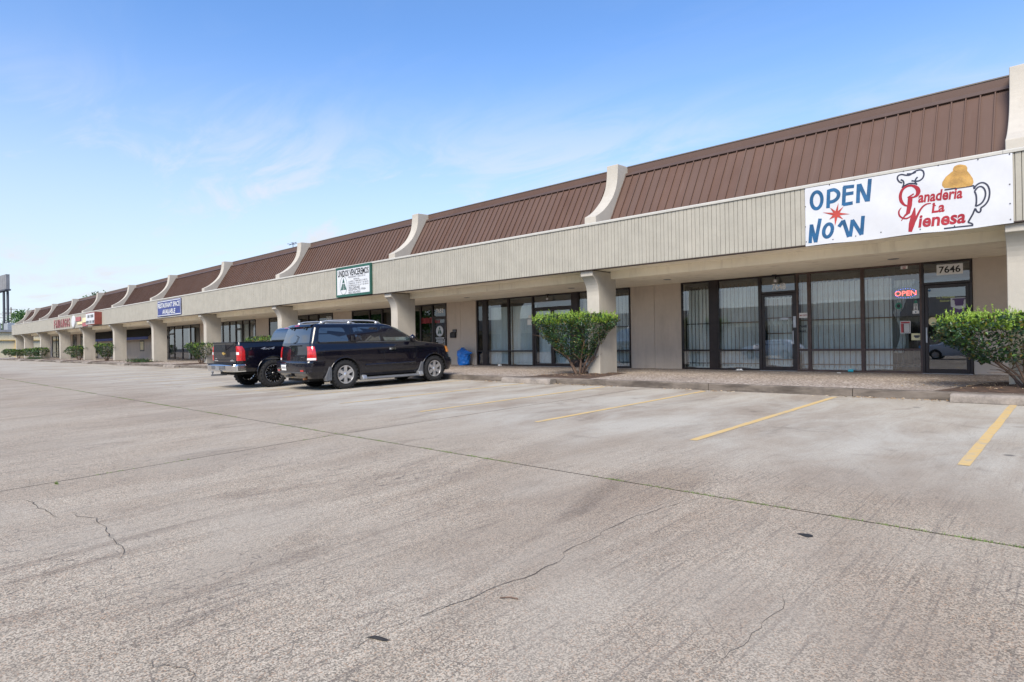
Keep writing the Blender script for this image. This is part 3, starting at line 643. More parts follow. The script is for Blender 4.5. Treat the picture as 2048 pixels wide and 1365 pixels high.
# --- bays 7 to 10
window(-84.2, -82.0, None); wall_panel(-87.7, -84.2); window(-89.6, -87.7, None, gm='dark_glass'); wall_panel(-91.5, -89.6); window(-93.5, -91.5, None, gm='dark_glass'); wall_panel(-99.8, -93.5)
for a, b in ((-101.4, -99.8+.0), (-102.8, -101.4), (-105.2, -102.8)): window(a, b)
wall_panel(XE+.3, -105.2)
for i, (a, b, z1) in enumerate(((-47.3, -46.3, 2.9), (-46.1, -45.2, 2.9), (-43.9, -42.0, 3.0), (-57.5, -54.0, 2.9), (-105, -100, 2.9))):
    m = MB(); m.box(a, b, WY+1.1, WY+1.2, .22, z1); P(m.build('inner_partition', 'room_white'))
# recessed soffit lights
for i in range(0, 6):
    for dx in (-3.6, 2.6) if i == 0 else (-2.9, 2.6):
        m = MB(); xx = -6.0-10*i+dx; m.lathe([(.0, 3.112), (.11, 3.112), (.13, 3.116)], lambda a, b, h: (xx+a, 17.6+b, h), 14); P(m.build('soffit_light', 'plastic_grey'))
# lamps over the two doors
for xx in (-6.75, -15.6):
    m = MB(); m.box(xx-.06, xx+.06, 18.86, 18.98, 3.07, 3.117); m.tube([(xx+.04, 18.9, 3.07), (xx+.05, 18.84, 2.96)], .022, 8); o = P(m.build('door_lamp', 'plastic_black'))
    m = MB(); m.lathe([(.0, 0), (.03, .004), (.055, .05), (.055, .09), (.02, .11)], lambda a, b, h: (xx+.05+a, 18.83+b*.9, 2.86+h), 12); m.build('lamp_bulb', 'alloy', smooth=True).parent = o
# ------------------------------------------------------------------ SIGNS ON THE FASCIA
def wavy(x, z): return .010*math.sin(x*5.1+z*2.3)*math.cos(z*3.7-x*1.3)+.006*math.sin(x*11-z*6)
BY = 14.872
def bfn(off): return lambda a, b: (a, BY-off+wavy(a, b), b)
ban = empty('banner', (-2.755, BY, 3.28)); tag(ban, 'long white vinyl banner with blue open lettering, red script and a drawn cup', 'banner')
def BP(o): o.parent = ban; o.matrix_parent_inverse = Matrix.Translation((2.755, -BY, -3.28)); return o
m = MB(); m.grid(lambda u, v: bfn(0)(-4.60+3.69*u, 3.284+.010*math.sin(u*14)*(1-v)+(1.325)*v), 60, 20); m.grid(lambda u, v: bfn(-.004)(-4.60+3.69*u, 3.284+.010*math.sin(u*14)*(1-v)+(1.325)*v), 60, 20, flip=True); BP(m.build('sheet', 'vinyl_white', smooth=True))
zA = zoom(1600, 300, 6.825); zB = zoom(1780, 300, 6.824)
def wp(zf, pts): return [Vector((p.x, p.z)) for p in (at(*zf(*q), y=BY) for q in pts)]
def dens(pts, k=5):
    o = []
    for a, b in zip(pts, pts[1:]): o += [a.lerp(b, i/k) for i in range(k)]
    return o+[pts[-1]]
m = MB(); F = bfn(.004); W_ = .074
def el(cx, cy, rx, ry, sk=0): return [(cx+rx*math.cos(t*6.2832/24)-sk*ry*math.sin(t*6.2832/24), cy+ry*math.sin(t*6.2832/24)) for t in range(25)]
for pts, sm in ((el(228, 690, 73, 115, .06), 0), ([(395, 545), (384, 797)], 0), ([(390, 565), (470, 548), (525, 590), (515, 655), (460, 702), (388, 718)], 1), ([(607, 503), (594, 757)], 0), ([(590, 512), (738, 497)], 0), ([(598, 608), (731, 588)], 0), ([(590, 748), (722, 726)], 0),
                ([(792, 728), (800, 468)], 0), ([(812, 470), (915, 700)], 0), ([(928, 706), (956, 398)], 0), ([(140, 1275), (158, 1020)], 0), ([(160, 1025), (215, 1262)], 0), ([(215, 1264), (277, 940)], 0), (el(383, 1102, 57, 90, .18), 0),
                ([(530, 1052), (590, 970)], 0), ([(590, 960), (665, 1190)], 0), ([(685, 1185), (716, 955)], 0), ([(712, 958), (842, 1160)], 0), ([(842, 1160), (862, 902)], 0)):
    p = wp(zA, pts); p = [Vector(q[:2]) for q in catmull([(*q, 0) for q in p], 5)] if sm else dens(p, 4); ribbon(m, p, W_, F)
BP(m.build('open_now_lettering', 'ink_blue'))
m = MB(); o8 = wp(zA, [(525, 725), (593, 775), (680, 878), (593, 950), (477, 1040), (398, 950), (310, 857), (412, 790)]); c = wp(zA, [(495, 878)])[0]
inn = [c+((o8[i]-c).normalized()+(o8[(i+1) % 8]-c).normalized()).normalized()*.072 for i in range(8)]; st = [q for i in range(8) for q in (o8[i], inn[i])]; F3 = bfn(.007)
m.add([F3(*c)]+[F3(*q) for q in st], [(0, i+1, (i+1) % 16+1) for i in range(16)]); BP(m.build('star', 'ink_star'))
def strokes(zf, lst, fn, name, mat):
    m = MB()
    for pts, wd, sm in lst:
        p = wp(zf, pts); p = [Vector(q[:2]) for q in catmull([(*q, 0) for q in p], 6)] if sm else dens(p, 3); ribbon(m, p, wd, fn)
    return BP(m.build(name, mat))
lw = .029
strokes(zB, [([(165, 452), (125, 435), (102, 395), (115, 355), (160, 338), (215, 347), (265, 345), (310, 318), (350, 290), (410, 275), (450, 290), (465, 335), (450, 385), (410, 420), (370, 430), (330, 428), (293, 422)], lw, 1),
             ([(378, 372), (355, 400), (345, 430), (355, 460), (370, 478)], lw, 1), ([(230, 330), (300, 325), (355, 305)], lw, 1), ([(165, 520), (200, 490), (250, 465), (310, 460), (372, 470)], lw, 1), ([(145, 408), (178, 425), (187, 465), (165, 520)], lw, 1)], F, 'chef_hat', 'ink_navy')
strokes(zB, [([(745, 550), (950, 518), (1145, 490), (1150, 537)], lw, 0), ([(1150, 535), (1175, 490), (1230, 455), (1290, 455), (1340, 500), (1360, 580), (1345, 680), (1300, 750), (1240, 795)], lw, 1),
             ([(1155, 568), (1200, 515), (1250, 505), (1290, 540), (1305, 600), (1290, 670), (1245, 735), (1170, 775)], lw, 1), ([(1155, 568), (1178, 630), (1180, 720), (1170, 775)], lw, 1),
             ([(1240, 795), (1238, 835), (1215, 855), (1185, 840), (1165, 800)], lw, 1), ([(1165, 800), (1130, 880), (1065, 992)], lw, 0), ([(1065, 992), (1115, 1005), (1135, 1032), (735, 1075)], lw, 0)], F, 'cup_drawing', 'ink_navy')
m = MB(); br = wp(zB, [(745, 525), (710, 490), (715, 440), (760, 370), (820, 320), (858, 290), (858, 265), (868, 240), (882, 222), (905, 212), (930, 203), (960, 200), (990, 204), (1015, 208), (1040, 218), (1055, 245), (1052, 285), (1090, 330), (1130, 390), (1140, 440), (1125, 485), (1050, 505), (900, 522)])
c = wp(zB, [(930, 400)])[0]; m.add([F(*c)]+[F(*q) for q in br], [(0, i+1, (i+1) % len(br)+1) for i in range(len(br))]); BP(m.build('bread_drawing', 'bread_tan'))
strokes(zB, [(el(955, 262, 78, 36), .009, 0), (el(930, 395, 105, 75, .3), .008, 0), (el(915, 395, 55, 40, .3), .007, 0)], bfn(.007), 'bread_swirl', 'bread_line')
strokes(zB, [([(255, 768), (200, 755), (152, 700), (140, 620), (172, 540), (240, 496), (310, 492), (370, 525), (388, 572), (370, 620), (330, 645), (290, 655)], [.025, .04, .06, .058, .05, .04, .045, .075, .08, .06, .035, .02], 1),
             ([(325, 602), (240, 655)], .028, 0), ([(278, 640), (268, 760), (245, 870)], [.085, .085, .07], 0), ([(262, 850), (205, 900), (155, 972)], [.06, .035, .012], 0),
             ([(155, 790), (122, 840), (132, 900), (180, 935), (240, 935), (300, 890), (335, 820)], [.012, .03, .032, .032, .03, .025, .02], 1),
             ([(338, 792), (320, 900), (300, 1010), (275, 1120)], [.02, .085, .11, .065], 0), ([(275, 1120), (345, 960), (420, 810), (490, 745), (560, 732)], [.03, .045, .035, .03, .018], 1), ([(580, 738), (625, 765)], .02, 0)], F, 'script_capitals', 'ink_red')
m = MB()
def slant(zf, l, r, h0, h1, s):
    a, b = wp(zf, [l])[0], wp(zf, [r])[0]; hh = wp(zf, [(l[0], l[1]-h0)])[0].y-a.y; sh = .12
    text(m, s, .03, lambda p, q: F(a.x+(b.x-a.x)*p+sh*q*hh, a.y+(b.y-a.y)*p+q*hh), 0, 1, 0, 1)
slant(zB, (380, 728), (985, 662), 150, 0, 'anaderia'); slant(zB, (568, 868), (742, 845), 140, 0, 'La'); slant(zB, (385, 1068), (1028, 1000), 170, 0, 'ienesa'); BP(m.build('script_lettering', 'ink_red'))
for zf, L_ in ((zA, [(405, 478), (740, 415), (65, 540), (73, 778), (76, 1054), (90, 1258), (452, 1224), (762, 1178), (1105, 1125)]), (zB, [(186, 293), (661, 212), (1201, 133), (1632, 60), (1634, 470), (1640, 735), (1645, 950), (415, 1086), (882, 1040)])):
    for q in L_:
        c = wp(zf, [q])[0]; m = MB(); m.add([bfn(.009)(c.x+.012*math.cos(t*.785), c.y+.012*math.sin(t*.785)) for t in range(8)], [tuple(range(8))]); BP(m.build('grommet', 'ink_black'))

# framed notice board with green border
ub = empty('sign_board', (-23.1, 14.86, 3.34)); tag(ub, 'white meeting notice board with green frame and triangle emblem on the fascia', 'sign')
def UP(o): o.parent = ub; o.matrix_parent_inverse = Matrix.Translation((23.1, -14.86, -3.34)); return o
ux0, ux1, uz0, uz1 = -24.45, -21.77, 3.335, 4.645
m = MB(); m.box(ux0, ux1, 14.79, 14.895, uz0, uz0+.10); m.box(ux0, ux1, 14.79, 14.895, uz1-.10, uz1); m.box(ux0, ux0+.075, 14.791, 14.894, uz0+.1, uz1-.1); m.box(ux1-.075, ux1, 14.791, 14.894, uz0+.1, uz1-.1); UP(m.build('frame', 'sign_green'))
m = MB(); m.box(ux0+.075, ux1-.075, 14.80, 14.89, uz0+.1, uz1-.1); UP(m.build('panel', 'sign_white'))
zU = zoom(660, 510, 15.17)
fu = lambda a, b: (a, 14.796, b)
m = MB(); text(m, 'UNIDOS VENCEREMOS', .03, fu, -24.30, -21.90, 4.22, 4.50); UP(m.build('headline', 'ink_black'))
for s, bo, a0, a1, b0, b1 in (('REUNIONES 7 DIAS DE LA', .0, -23.45, -22.15, 4.09, 4.16), ('SEMANA', 0, -23.05, -22.6, 3.99, 4.05), ('LUNES A VIERNES 8-10P.M.', 0, -23.45, -22.0, 3.90, 3.965), ('SABADOS 10-2P.M. Y 8-10P.M.', 0, -23.45, -21.92, 3.81, 3.875), ('DOMINGOS 10-12 Y 8-10P.M.', 0, -23.45, -21.92, 3.72, 3.785),
                         ('7652 DENISE', .01, -23.45, -22.58, 3.61, 3.70), ('HOUSTON, TX 77026', .01, -23.45, -22.15, 3.51, 3.60), ('832-343-4701', .01, -23.45, -22.55, 3.41, 3.50)): m = MB(); text(m, s, bo, fu, a0, a1, b0+.04, b1+.04); UP(m.build('notice_line', 'ink_black'))
def emblem(m, cx, cz, s, fn, ring=True):
    if ring: ribbon(m, [(cx+.30*s*math.cos(t*.2618), cz+.42*s*math.sin(t*.2618)) for t in range(25)], .02*s, fn)
    for tri in (((-.0, .36), (-.10, .13), (.10, .13)), ((-.10, .10), (-.25, -.20), (-.06, -.20)), ((-.06, -.2), (-.06, .1), (-.10, .1)), ((.10, .10), (.06, .1), (.06, -.2)), ((.06, -.2), (.25, -.20), (.10, .10))):
        m.add([fn(cx+a*s, cz+b*s) for a, b in tri], [(0, 1, 2)])
    for x_ in (-.035, .0, .035): m.add([fn(cx+(x_+a)*s, cz+b*s) for a, b in ((-.01, -.19), (.01, -.19), (.01, .09), (-.01, .09))], [(0, 1, 2, 3)])
m = MB(); emblem(m, -23.85, 3.83, .95, fu); UP(m.build('emblem', 'sign_green'))
# blue banner
rb = empty('banner', (-46, 14.86, 3.44)); tag(rb, 'small blue banner with white border and white two-line lettering', 'banner')
def RP(o): o.parent = rb; o.matrix_parent_inverse = Matrix.Translation((46, -14.86, -3.44)); return o
rf = lambda off: (lambda a, b: (a, 14.855-off+.02*math.sin(a*1.9+b*2.5)*math.sin(b*4+a), b))
m = MB(); m.grid(lambda u, v: rf(0)(-48.3+4.65*u, 3.43+1.11*v), 30, 12); m.grid(lambda u, v: rf(-.006)(-48.3+4.65*u, 3.43+1.11*v), 30, 12, flip=True); RP(m.build('sheet', 'banner_blue', smooth=True))
m = MB(); text(m, 'RESTAURANT SPACE', .025, rf(.012), -48.1, -43.85, 4.02, 4.36); text(m, 'AVAILABLE', .025, rf(.012), -47.2, -44.7, 3.58, 3.90); RP(m.build('lettering', 'sign_white'))
m = MB(); ribbon(m, dens([Vector(q) for q in ((-48.2, 3.50), (-48.2, 4.47), (-43.75, 4.47), (-43.75, 3.50), (-48.2, 3.50))], 12), .05, rf(.012)); RP(m.build('border', 'sign_white'))
# red channel letters, oval plate, small plates, marquee box
fl = empty('channel_letter_sign', (-76, 14.86, 3.45)); tag(fl, 'row of dark red raised channel letters on the fascia', 'sign')
for k, ch in enumerate('FANDANGOS'):
    m = MB(); x0 = -81.2+.80*k; text(m, ch, .02, lambda a, b: (a, 14.855, b), x0, x0+.52, 3.52, 4.40)
    bm = bmesh.new(); me = m.mesh('letter'); bm.from_mesh(me); bmesh.ops.remove_doubles(bm, verts=bm.verts, dist=1e-4); rg = bmesh.ops.extrude_face_region(bm, geom=bm.faces[:]); bmesh.ops.translate(bm, vec=(0, .035, 0), verts=[q for q in rg['geom'] if isinstance(q, bmesh.types.BMVert)])
    bm.normal_update()
    for f in bm.faces: f.material_index = 0 if abs(f.normal.y) > .9 else 1
    bm.to_mesh(me); bm.free(); o = link('letter', me, fl, ['letter_red', 'letter_side']); o.matrix_parent_inverse = Matrix.Translation((76, -14.86, -3.45))
m = MB(); m.lathe([(0, 0), (.55, 0), (.58, .02), (.58, .09)], lambda a, b, h: (-72.6+a*1.1, 14.80+h, 3.98+b), 24); tag(m.build('oval_sign', 'sign_white', smooth=False), 'white oval sign plate after the raised red letters', 'sign')
for (a, b, c, d, mt, lb) in ((-71.7, -69.9, 3.95, 4.35, 'letter_red', 'small red sign strip beside the white oval plate'), (-71.0, -69.3, 3.62, 3.86, 'paper_cream', 'small cream sign plate under the red strip'), (-69.1, -66.2, 3.75, 4.18, 'paper_cream', 'wide cream sign plate beside the white marquee box'), (-69.2, -67.4, 3.38, 3.70, 'letter_red', 'small red sign strip under the wide cream plate')):
    m = MB(); m.box(a, b, 14.83, 14.895, c, d); tag(m.build('sign_plate', mt, bevel=.01), lb, 'sign', 'small sign plates by the marquee')
mq = empty('marquee_sign', (-64.2, 14.86, 3.4)); tag(mq, 'white changeable-letter marquee box with red brown cabinet', 'sign')
def QP(o): o.parent = mq; o.matrix_parent_inverse = Matrix.Translation((64.2, -14.86, -3.4)); return o
m = MB(); m.box(-65.7, -62.7, 14.36, 14.895, 3.38, 4.47); QP(m.build('cabinet', 'marquee_red', bevel=.02))
m = MB(); m.box(-65.6, -62.8, 14.34, 14.358, 3.45, 4.40); QP(m.build('face', 'sign_white'))
m = MB(); rr = random.Random(2)
for zz, xs in ((4.0, (-65.0, -64.75, -64.5, -64.0, -63.75, -63.5, -63.25)), (3.5, (-65.5, -65.25, -65.0, -64.75, -64.35, -64.1, -63.85, -63.45, -63.2, -62.97))):
    for x in xs: m.box(x, x+.05, 14.333, 14.338, zz, zz+.26); m.box(x+.12, x+.17, 14.333, 14.338, zz, zz+.26); m.box(x+.05, x+.12, 14.333, 14.338, zz+rr.choice((0, .1, .2)), zz+.06+rr.choice((0, .1, .2)))
QP(m.build('letters', 'ink_black'))

# ------------------------------------------------------------------ SMALL THINGS ON THE SHOPFRONTS
def flat(name, zf, x0, y0, x1, y1, mat, label, cat, y=WY+.004, th=.004, extra=None, top=True):
    a, b = at(*zf(x0, y1), y=y), at(*zf(x1, y0), y=y); m = MB(); m.box(a.x, b.x, y-th, y, a.z, b.z); o = m.build(name, mat)
    if top: tag(o, label, cat)
    if extra: extra(o, a.x, b.x, a.z, b.z, y-th-.003)
    return o
zD = zoom(1740, 500, 5.25); zE = zoom(1350, 530, 5.934)
def lines(n, mat, frac=.7, top=.85, bot=.15):
    def f(o, x0, x1, z0, z1, y):
        m = MB(); rr = random.Random(int(abs(x0*100)))
        for i in range(n):
            z = z0+(z1-z0)*(top-(top-bot)*i/max(1, n-1)); k = rr.uniform(.4, 1)*frac/2; c = (x0+x1)/2; h = (z1-z0)*.25/n
            m.add([(c-k*(x1-x0), y, z-h), (c+k*(x1-x0), y, z-h), (c+k*(x1-x0), y, z+h), (c-k*(x1-x0), y, z+h)], [(0, 1, 2, 3)])
        m.build('print', mat).parent = o
    return f
flat('notice', zD, 322, 158, 395, 205, 'paper_white', 'small white notice with red lines at the head of the bakery window', 'notice', extra=lines(3, 'paper_red'))
def hours(o, x0, x1, z0, z1, y):
    m = MB(); w_, h_ = x1-x0, z1-z0; q = lambda a, b, c, d, yy, mi: m.add([(x0+a*w_, yy, z0+c*h_), (x0+b*w_, yy, z0+c*h_), (x0+b*w_, yy, z0+d*h_), (x0+a*w_, yy, z0+d*h_)], [(0, 1, 2, 3)], mi)
    q(.06, .94, .82, .95, y, 0); q(.06, .3, .05, .8, y, 0); q(.3, .94, .05, .8, y, 1)
    for i in range(8): q(.36, .9, .08+.09*i, .14+.09*i, y-.002, 2)
    m.build('print', ['paper_red', 'ink_black', 'paper_white']).parent = o
flat('hours_sign', zD, 320, 747, 425, 878, 'paper_white', 'white framed opening hours sign with red header in bakery window', 'sign', extra=hours)
flat('notice', zD, 435, 876, 549, 950, 'paper_yellow', 'pale yellow notice stuck beside the bakery door frame', 'notice', extra=lines(2, 'plastic_grey', .6, .6, .45))
flat('sticker_strip', zD, 460, 565, 500, 640, 'paper_white', 'narrow black and white sticker strip in bakery window', 'sticker', extra=lines(5, 'ink_black', .9)); flat('notice', zD, 447, 637, 516, 672, 'paper_white', 'small white card under the narrow sticker strip', 'notice', extra=lines(1, 'ink_blue', .3, .5, .5))
flat('poster', zD, 850, 497, 1025, 660, 'sign_white', 'white poster with dark purple lower part on the bakery door', 'poster', y=WY+.008, extra=lambda o, x0, x1, z0, z1, y: [lines(5, 'paper_purple', .8, .9, .5)(o, x0, x1, z0, z1, y), (lambda m: (m.add([(x0, y-.001, z0), (x1, y-.001, z0), (x1, y-.001, z0+(z1-z0)*.33), ((x0+x1)/2, y-.001, z0+(z1-z0)*.2), (x0, y-.001, z0+(z1-z0)*.4)], [(0, 1, 2, 3, 4)]), setattr(m.build('print', 'paper_purple'), 'parent', o)))(MB())])
def disc(zf, cx, cy, rx, ry, mat, label, y=WY+.006, inner=None, name='sticker'):
    c, a, b = at(*zf(cx, cy), y=y), at(*zf(cx+rx, cy), y=y), at(*zf(cx, cy-ry), y=y); rx_, rz_ = abs(a.x-c.x), abs(b.z-c.z); m = MB()
    m.lathe([(0, 0), (1, 0), (1, .003)], lambda p, q, h: (c.x+p*rx_, y-.003+h, c.z+q*rz_), 20); o = tag(m.build(name, mat), label, 'sticker')
    if inner:
        m = MB(); m.lathe([(0, 0), (.55, 0)], lambda p, q, h: (c.x+p*rx_, y-.006, c.z+q*rz_), 16); m.build('print', inner).parent = o
    return o
disc(zD, 300, 590, 36, 36, 'paper_green', 'round green sticker below the lit open sign', inner='ink_black'); disc(zD, 480, 547, 17, 17, 'paper_green', 'tiny round sticker above the narrow strip')
disc(zD, 657, 752, 47, 44, 'paper_cream', 'round cream sticker low on the bakery door', inner='paper_yellow'); disc(zD, 624, 428, 15, 12, 'ink_blue', 'small blue sticker in the top corner of the bakery door'); disc(zD, 526, 1020, 16, 15, 'ink_blue', 'small blue sticker at the foot of the bakery window')
# yellow-green lettering and pink marks on the bakery door glass
m = MB(); a, b = at(*zD(700, 515), y=WY), at(*zD(890, 480), y=WY); text(m, 'La Vienesa', .01, lambda p, q: (p, WY+.008, q), a.x, b.x, a.z, b.z); a, b = at(*zD(735, 553), y=WY), at(*zD(860, 522), y=WY); text(m, 'Bakery', .01, lambda p, q: (p, WY+.008, q), a.x, b.x, a.z, b.z); P(m.build('door_lettering', 'ink_lime'))
# lit open sign
c0, c1 = at(*zD(247, 520), y=WY+.12), at(*zD(505, 385), y=WY+.12); os_ = empty('open_sign', ((c0.x+c1.x)/2, WY+.12, c0.z)); tag(os_, 'black hanging panel with lit red open letters ringed by blue dots', 'sign')
def OP(o): o.parent = os_; o.matrix_parent_inverse = Matrix.Translation(-os_.location); return o
m = MB(); m.box(c0.x, c1.x, WY+.11, WY+.13, c0.z, c1.z); OP(m.build('panel', 'plastic_black'))
a, b = at(*zD(262, 488), y=WY+.1), at(*zD(485, 425), y=WY+.1); m = MB(); text(m, 'OPEN', .0, lambda p, q: (p, WY+.104, q), a.x, b.x, a.z, b.z); OP(m.build('lit_letters', 'led_red'))
m = MB(); cx, cz = (a.x+b.x)/2, (a.z+b.z)/2
for t in range(28):
    th = t*6.2832/28; x_, z_ = cx+(b.x-a.x)*.52*math.cos(th), cz+(b.z-a.z)*.95*math.sin(th)
    if abs(math.sin(th)) > .3: m.box(x_-.006, x_+.006, WY+.1, WY+.106, z_-.006, z_+.006)
OP(m.build('lit_dots', 'led_blue'))
for (zx, zy, zz0, zz1) in ():
    pass
for sx in (c0.x+.06, c1.x-.06):
    m = MB(); m.tube([(sx, WY+.12, c1.z), (sx, WY+.12, 3.12)], .003, 5); OP(m.build('cord', 'plastic_black'))
flat('notice', zE, 1474, 568, 1574, 632, 'paper_white', 'white card with red letters above black mail lettering', 'notice', extra=lambda o, x0, x1, z0, z1, y: (lambda m: (text(m, 'MAIL DROP', .01, lambda p, q: (p, y, q), x0+.02, x1-.02, z0+.05, z1-.05), setattr(m.build('print', 'ink_red'), 'parent', o)))(MB()))
flat('mail_slot', zE, 1252, 628, 1348, 653, 'metal_grey', 'metal mail slot plate in the curtained door', 'mail slot', y=WY+.0)
flat('notice', zE, 930, 952, 1012, 1000, 'paper_white', 'white note low in the barred window left of the mail-slot door', 'notice', extra=lines(3, 'plastic_grey'))
flat('lock_plate', zE, 1405, 610, 1435, 745, 'metal_grey', 'tall metal lock guard on the mail-slot door', 'lock', y=FRY0-.001, th=.012)
zF = zoom(940, 570, 6.4)
flat('notice', zF, 748, 388, 800, 430, 'paper_white', 'small blank white sheet taped above a larger one left of double door', 'notice'); flat('notice', zF, 735, 442, 800, 517, 'paper_white', 'larger blank white sheet taped in the window left of double door', 'notice')
# dark door of 7652: emblem and small print, red words
zG = zoom(820, 590, 9.1)
disc(zG, 540, 662, 66, 98, 'sign_white', 'white oval emblem sticker on the dark glass door', y=WY+.008); c = at(*zG(540, 662), y=WY)
m = MB(); emblem(m, c.x, c.z, .62, lambda a, b: (a, WY+.0005, b), False); P(m.build('door_emblem', 'sign_green'))
m = MB()
for k, (x0, x1, y) in enumerate(((462, 622, 782), (470, 620, 802), (480, 608, 826), (475, 625, 848), (515, 610, 876))):
    a, b = at(*zG(x0, y+8), y=WY), at(*zG(x1, y-8), y=WY); n = 7
    for i in range(n): m.box(a.x+(b.x-a.x)*i/n, a.x+(b.x-a.x)*(i+.8)/n, WY+.006, WY+.009, a.z, b.z)
P(m.build('door_small_print', 'sign_white'))
m = MB()
for (x0, x1, y0, y1) in ((205, 400, 412, 535), (440, 545, 455, 525)):
    a, b = at(*zG(x0, y1), y=WY), at(*zG(x1, y0), y=WY); n = 8
    for i in range(n):
        xx = a.x+(b.x-a.x)*i/n; wv = (b.x-a.x)/n; sk = .04*math.sin(i*2.1)
        m.add([(xx, WY+.008, a.z+abs(sk)), (xx+wv*.6, WY+.008, a.z+.02), (xx+wv*.75, WY+.008, b.z-.02), (xx+wv*.1, WY+.008, b.z+sk)], [(0, 1, 2, 3)])
P(m.build('window_red_lettering', 'ink_red'))

# wall mailbox
a, b = at(*zG(728, 785), y=WY-.1), at(*zG(822, 630), y=WY-.1); mbx = empty('mailbox', ((a.x+b.x)/2, WY, a.z)); tag(mbx, 'black metal mailbox fixed to tan wall beside dark glass door', 'mailbox')
m = MB(); m.prism([(WY-.11, a.z), (WY-.002, a.z), (WY-.002, b.z-.10), (WY-.11, b.z-.16)], lambda p, q: (a.x, p, q), lambda p, q: (b.x-.03, p, q)); o = m.build('box', 'plastic_black', fix=True, bevel=.008); o.parent = mbx; o.matrix_parent_inverse = Matrix.Translation(-mbx.location)
m = MB(); m.box(a.x+.10, b.x, WY-.03, WY-.002, b.z-.16, b.z); m.box(a.x+.13, b.x-.04, WY-.034, WY-.031, b.z-.13, b.z-.04, 1); o = m.build('back_plate', ['plastic_black', 'plastic_grey']); o.parent = mbx; o.matrix_parent_inverse = Matrix.Translation(-mbx.location)
# blue sack against the wall
m = MB(); bx0, bx1 = at(*zG(875, 1280), y=18.7).x, at(*zG(1062, 1280), y=18.7).x; zb = swz(18.7)
def sack(u, v):
    t = v; a = u*6.2832; ca = math.cos(a); hw = (bx1-bx0)*.5*(.80+.24*math.sin(t*2.9+.25))*(1-.80*max(0, t-.80)/.20)
    cx = (bx0+bx1)/2+.02-.06*t; kn = 1+.07*math.sin(a*5+t*11)+.05*math.sin(a*9-t*17)+.03*math.sin(t*31+a*2); ear = .24*math.exp(-((t-.74)/.09)**2)*max(0, ca)**3
    if t < .08: hw *= .80+2.5*t
    return (cx+hw*kn*ca+ear, 18.74+.20*kn*math.sin(a)*(1-.6*max(0, t-.7)/.3), zb+.80*t-.05*max(0, ca)*t*t)
m.grid(sack, 40, 24); m.add([sack(i/40, 1) for i in range(40)], [tuple(range(40))]); m.add([sack(i/40, 0) for i in range(40)], [tuple(range(40))[::-1]]); tag(m.build('sack', 'bag_blue', smooth=True, fix=True), 'bright blue stuffed sack leaning on the tan wall', 'sack')
# litter
def cup(u, v, mat, label, yaw=.6, L_=.13, r=.042):
    p = at(u, v, z=swz(18.6)); p = at(u, v, z=swz(p.y)); z = swz(p.y); m = MB(); c, s_ = math.cos(yaw), math.sin(yaw)
    m.lathe([(0, 0), (r*.72, 0), (r, L_), (r*1.08, L_), (r*1.08, L_-.008), (r*.95, L_-.008), (r*.68, .006)], lambda a, b, h: (p.x+c*h-s_*a, p.y+s_*h+c*a, z+r*1.08+b), 18); tag(m.build('paper_cup', mat, smooth=False), label, 'cup')
cup(1696, 745, 'cup_cyan', 'turquoise paper cup lying on the walkway by the bakery window', .2); cup(997, 733, 'paper_white', 'white paper cup lying on the walkway below the scratched pane', .1)
def scrap(u, v, r, mat, label, z=None, name='crumpled_paper', cat='litter'):
    p = at(u, v, z=swz(18.5) if z is None else z); zz = swz(p.y) if z is None else gz(p.y); m = MB(); rr = random.Random(int(u))
    m.grid(lambda a, b: (p.x+(a-.5)*2*r+rr.uniform(-.02, .02)*r*8, p.y+(b-.5)*r*1.2, zz+.006+rr.uniform(0, .5)*r*(1 if .1 < a < .9 and .1 < b < .9 else .15)), 7, 5); tag(m.build(name, mat), label, cat)
scrap(1480, 742, .11, 'paper_white', 'crumpled white paper on the walkway below the barred window'); scrap(1678, 747, .05, 'paper_white', 'small clear scrap beside the turquoise cup')
p = ground(757, 1279); m = MB(); m.grid(lambda a, b: (p.x+(a-.5)*.10+.02*(b-.5), p.y+(b-.5)*.03+.03*(a-.5), gz(p.y)+.004+.012*math.sin(a*3.14)*math.sin(b*3.14)), 8, 4); tag(m.build('rubber_scrap', 'rubber', smooth=True), 'flat grey black rubber scrap lying on the open concrete', 'litter')
p = ground(1610, 1071); m = MB(); m.lathe([(0, .006), (.03, .005), (.04, .001)], lambda a, b, h: (p.x+a*1.3, p.y+b*(.8+.3*math.sin(3*a*20)), gz(p.y)+.001+h), 14); tag(m.build('tar_blot', 'rubber'), 'small black tar blot on the open concrete', 'tar blot')
p = ground(1018, 898); p2 = ground(1035, 1199); m = MB(); a = ground(1000, 1198); b = ground(1036, 1200); m.tube([(a.x, a.y, gz(a.y)+.006), ((a.x+b.x)/2, (a.y+b.y)/2+.01, gz(a.y)+.010), (b.x, b.y, gz(b.y)+.005)], .004, 5); tag(m.build('twig', 'bark'), 'thin brown twig lying on the open concrete', 'twig')
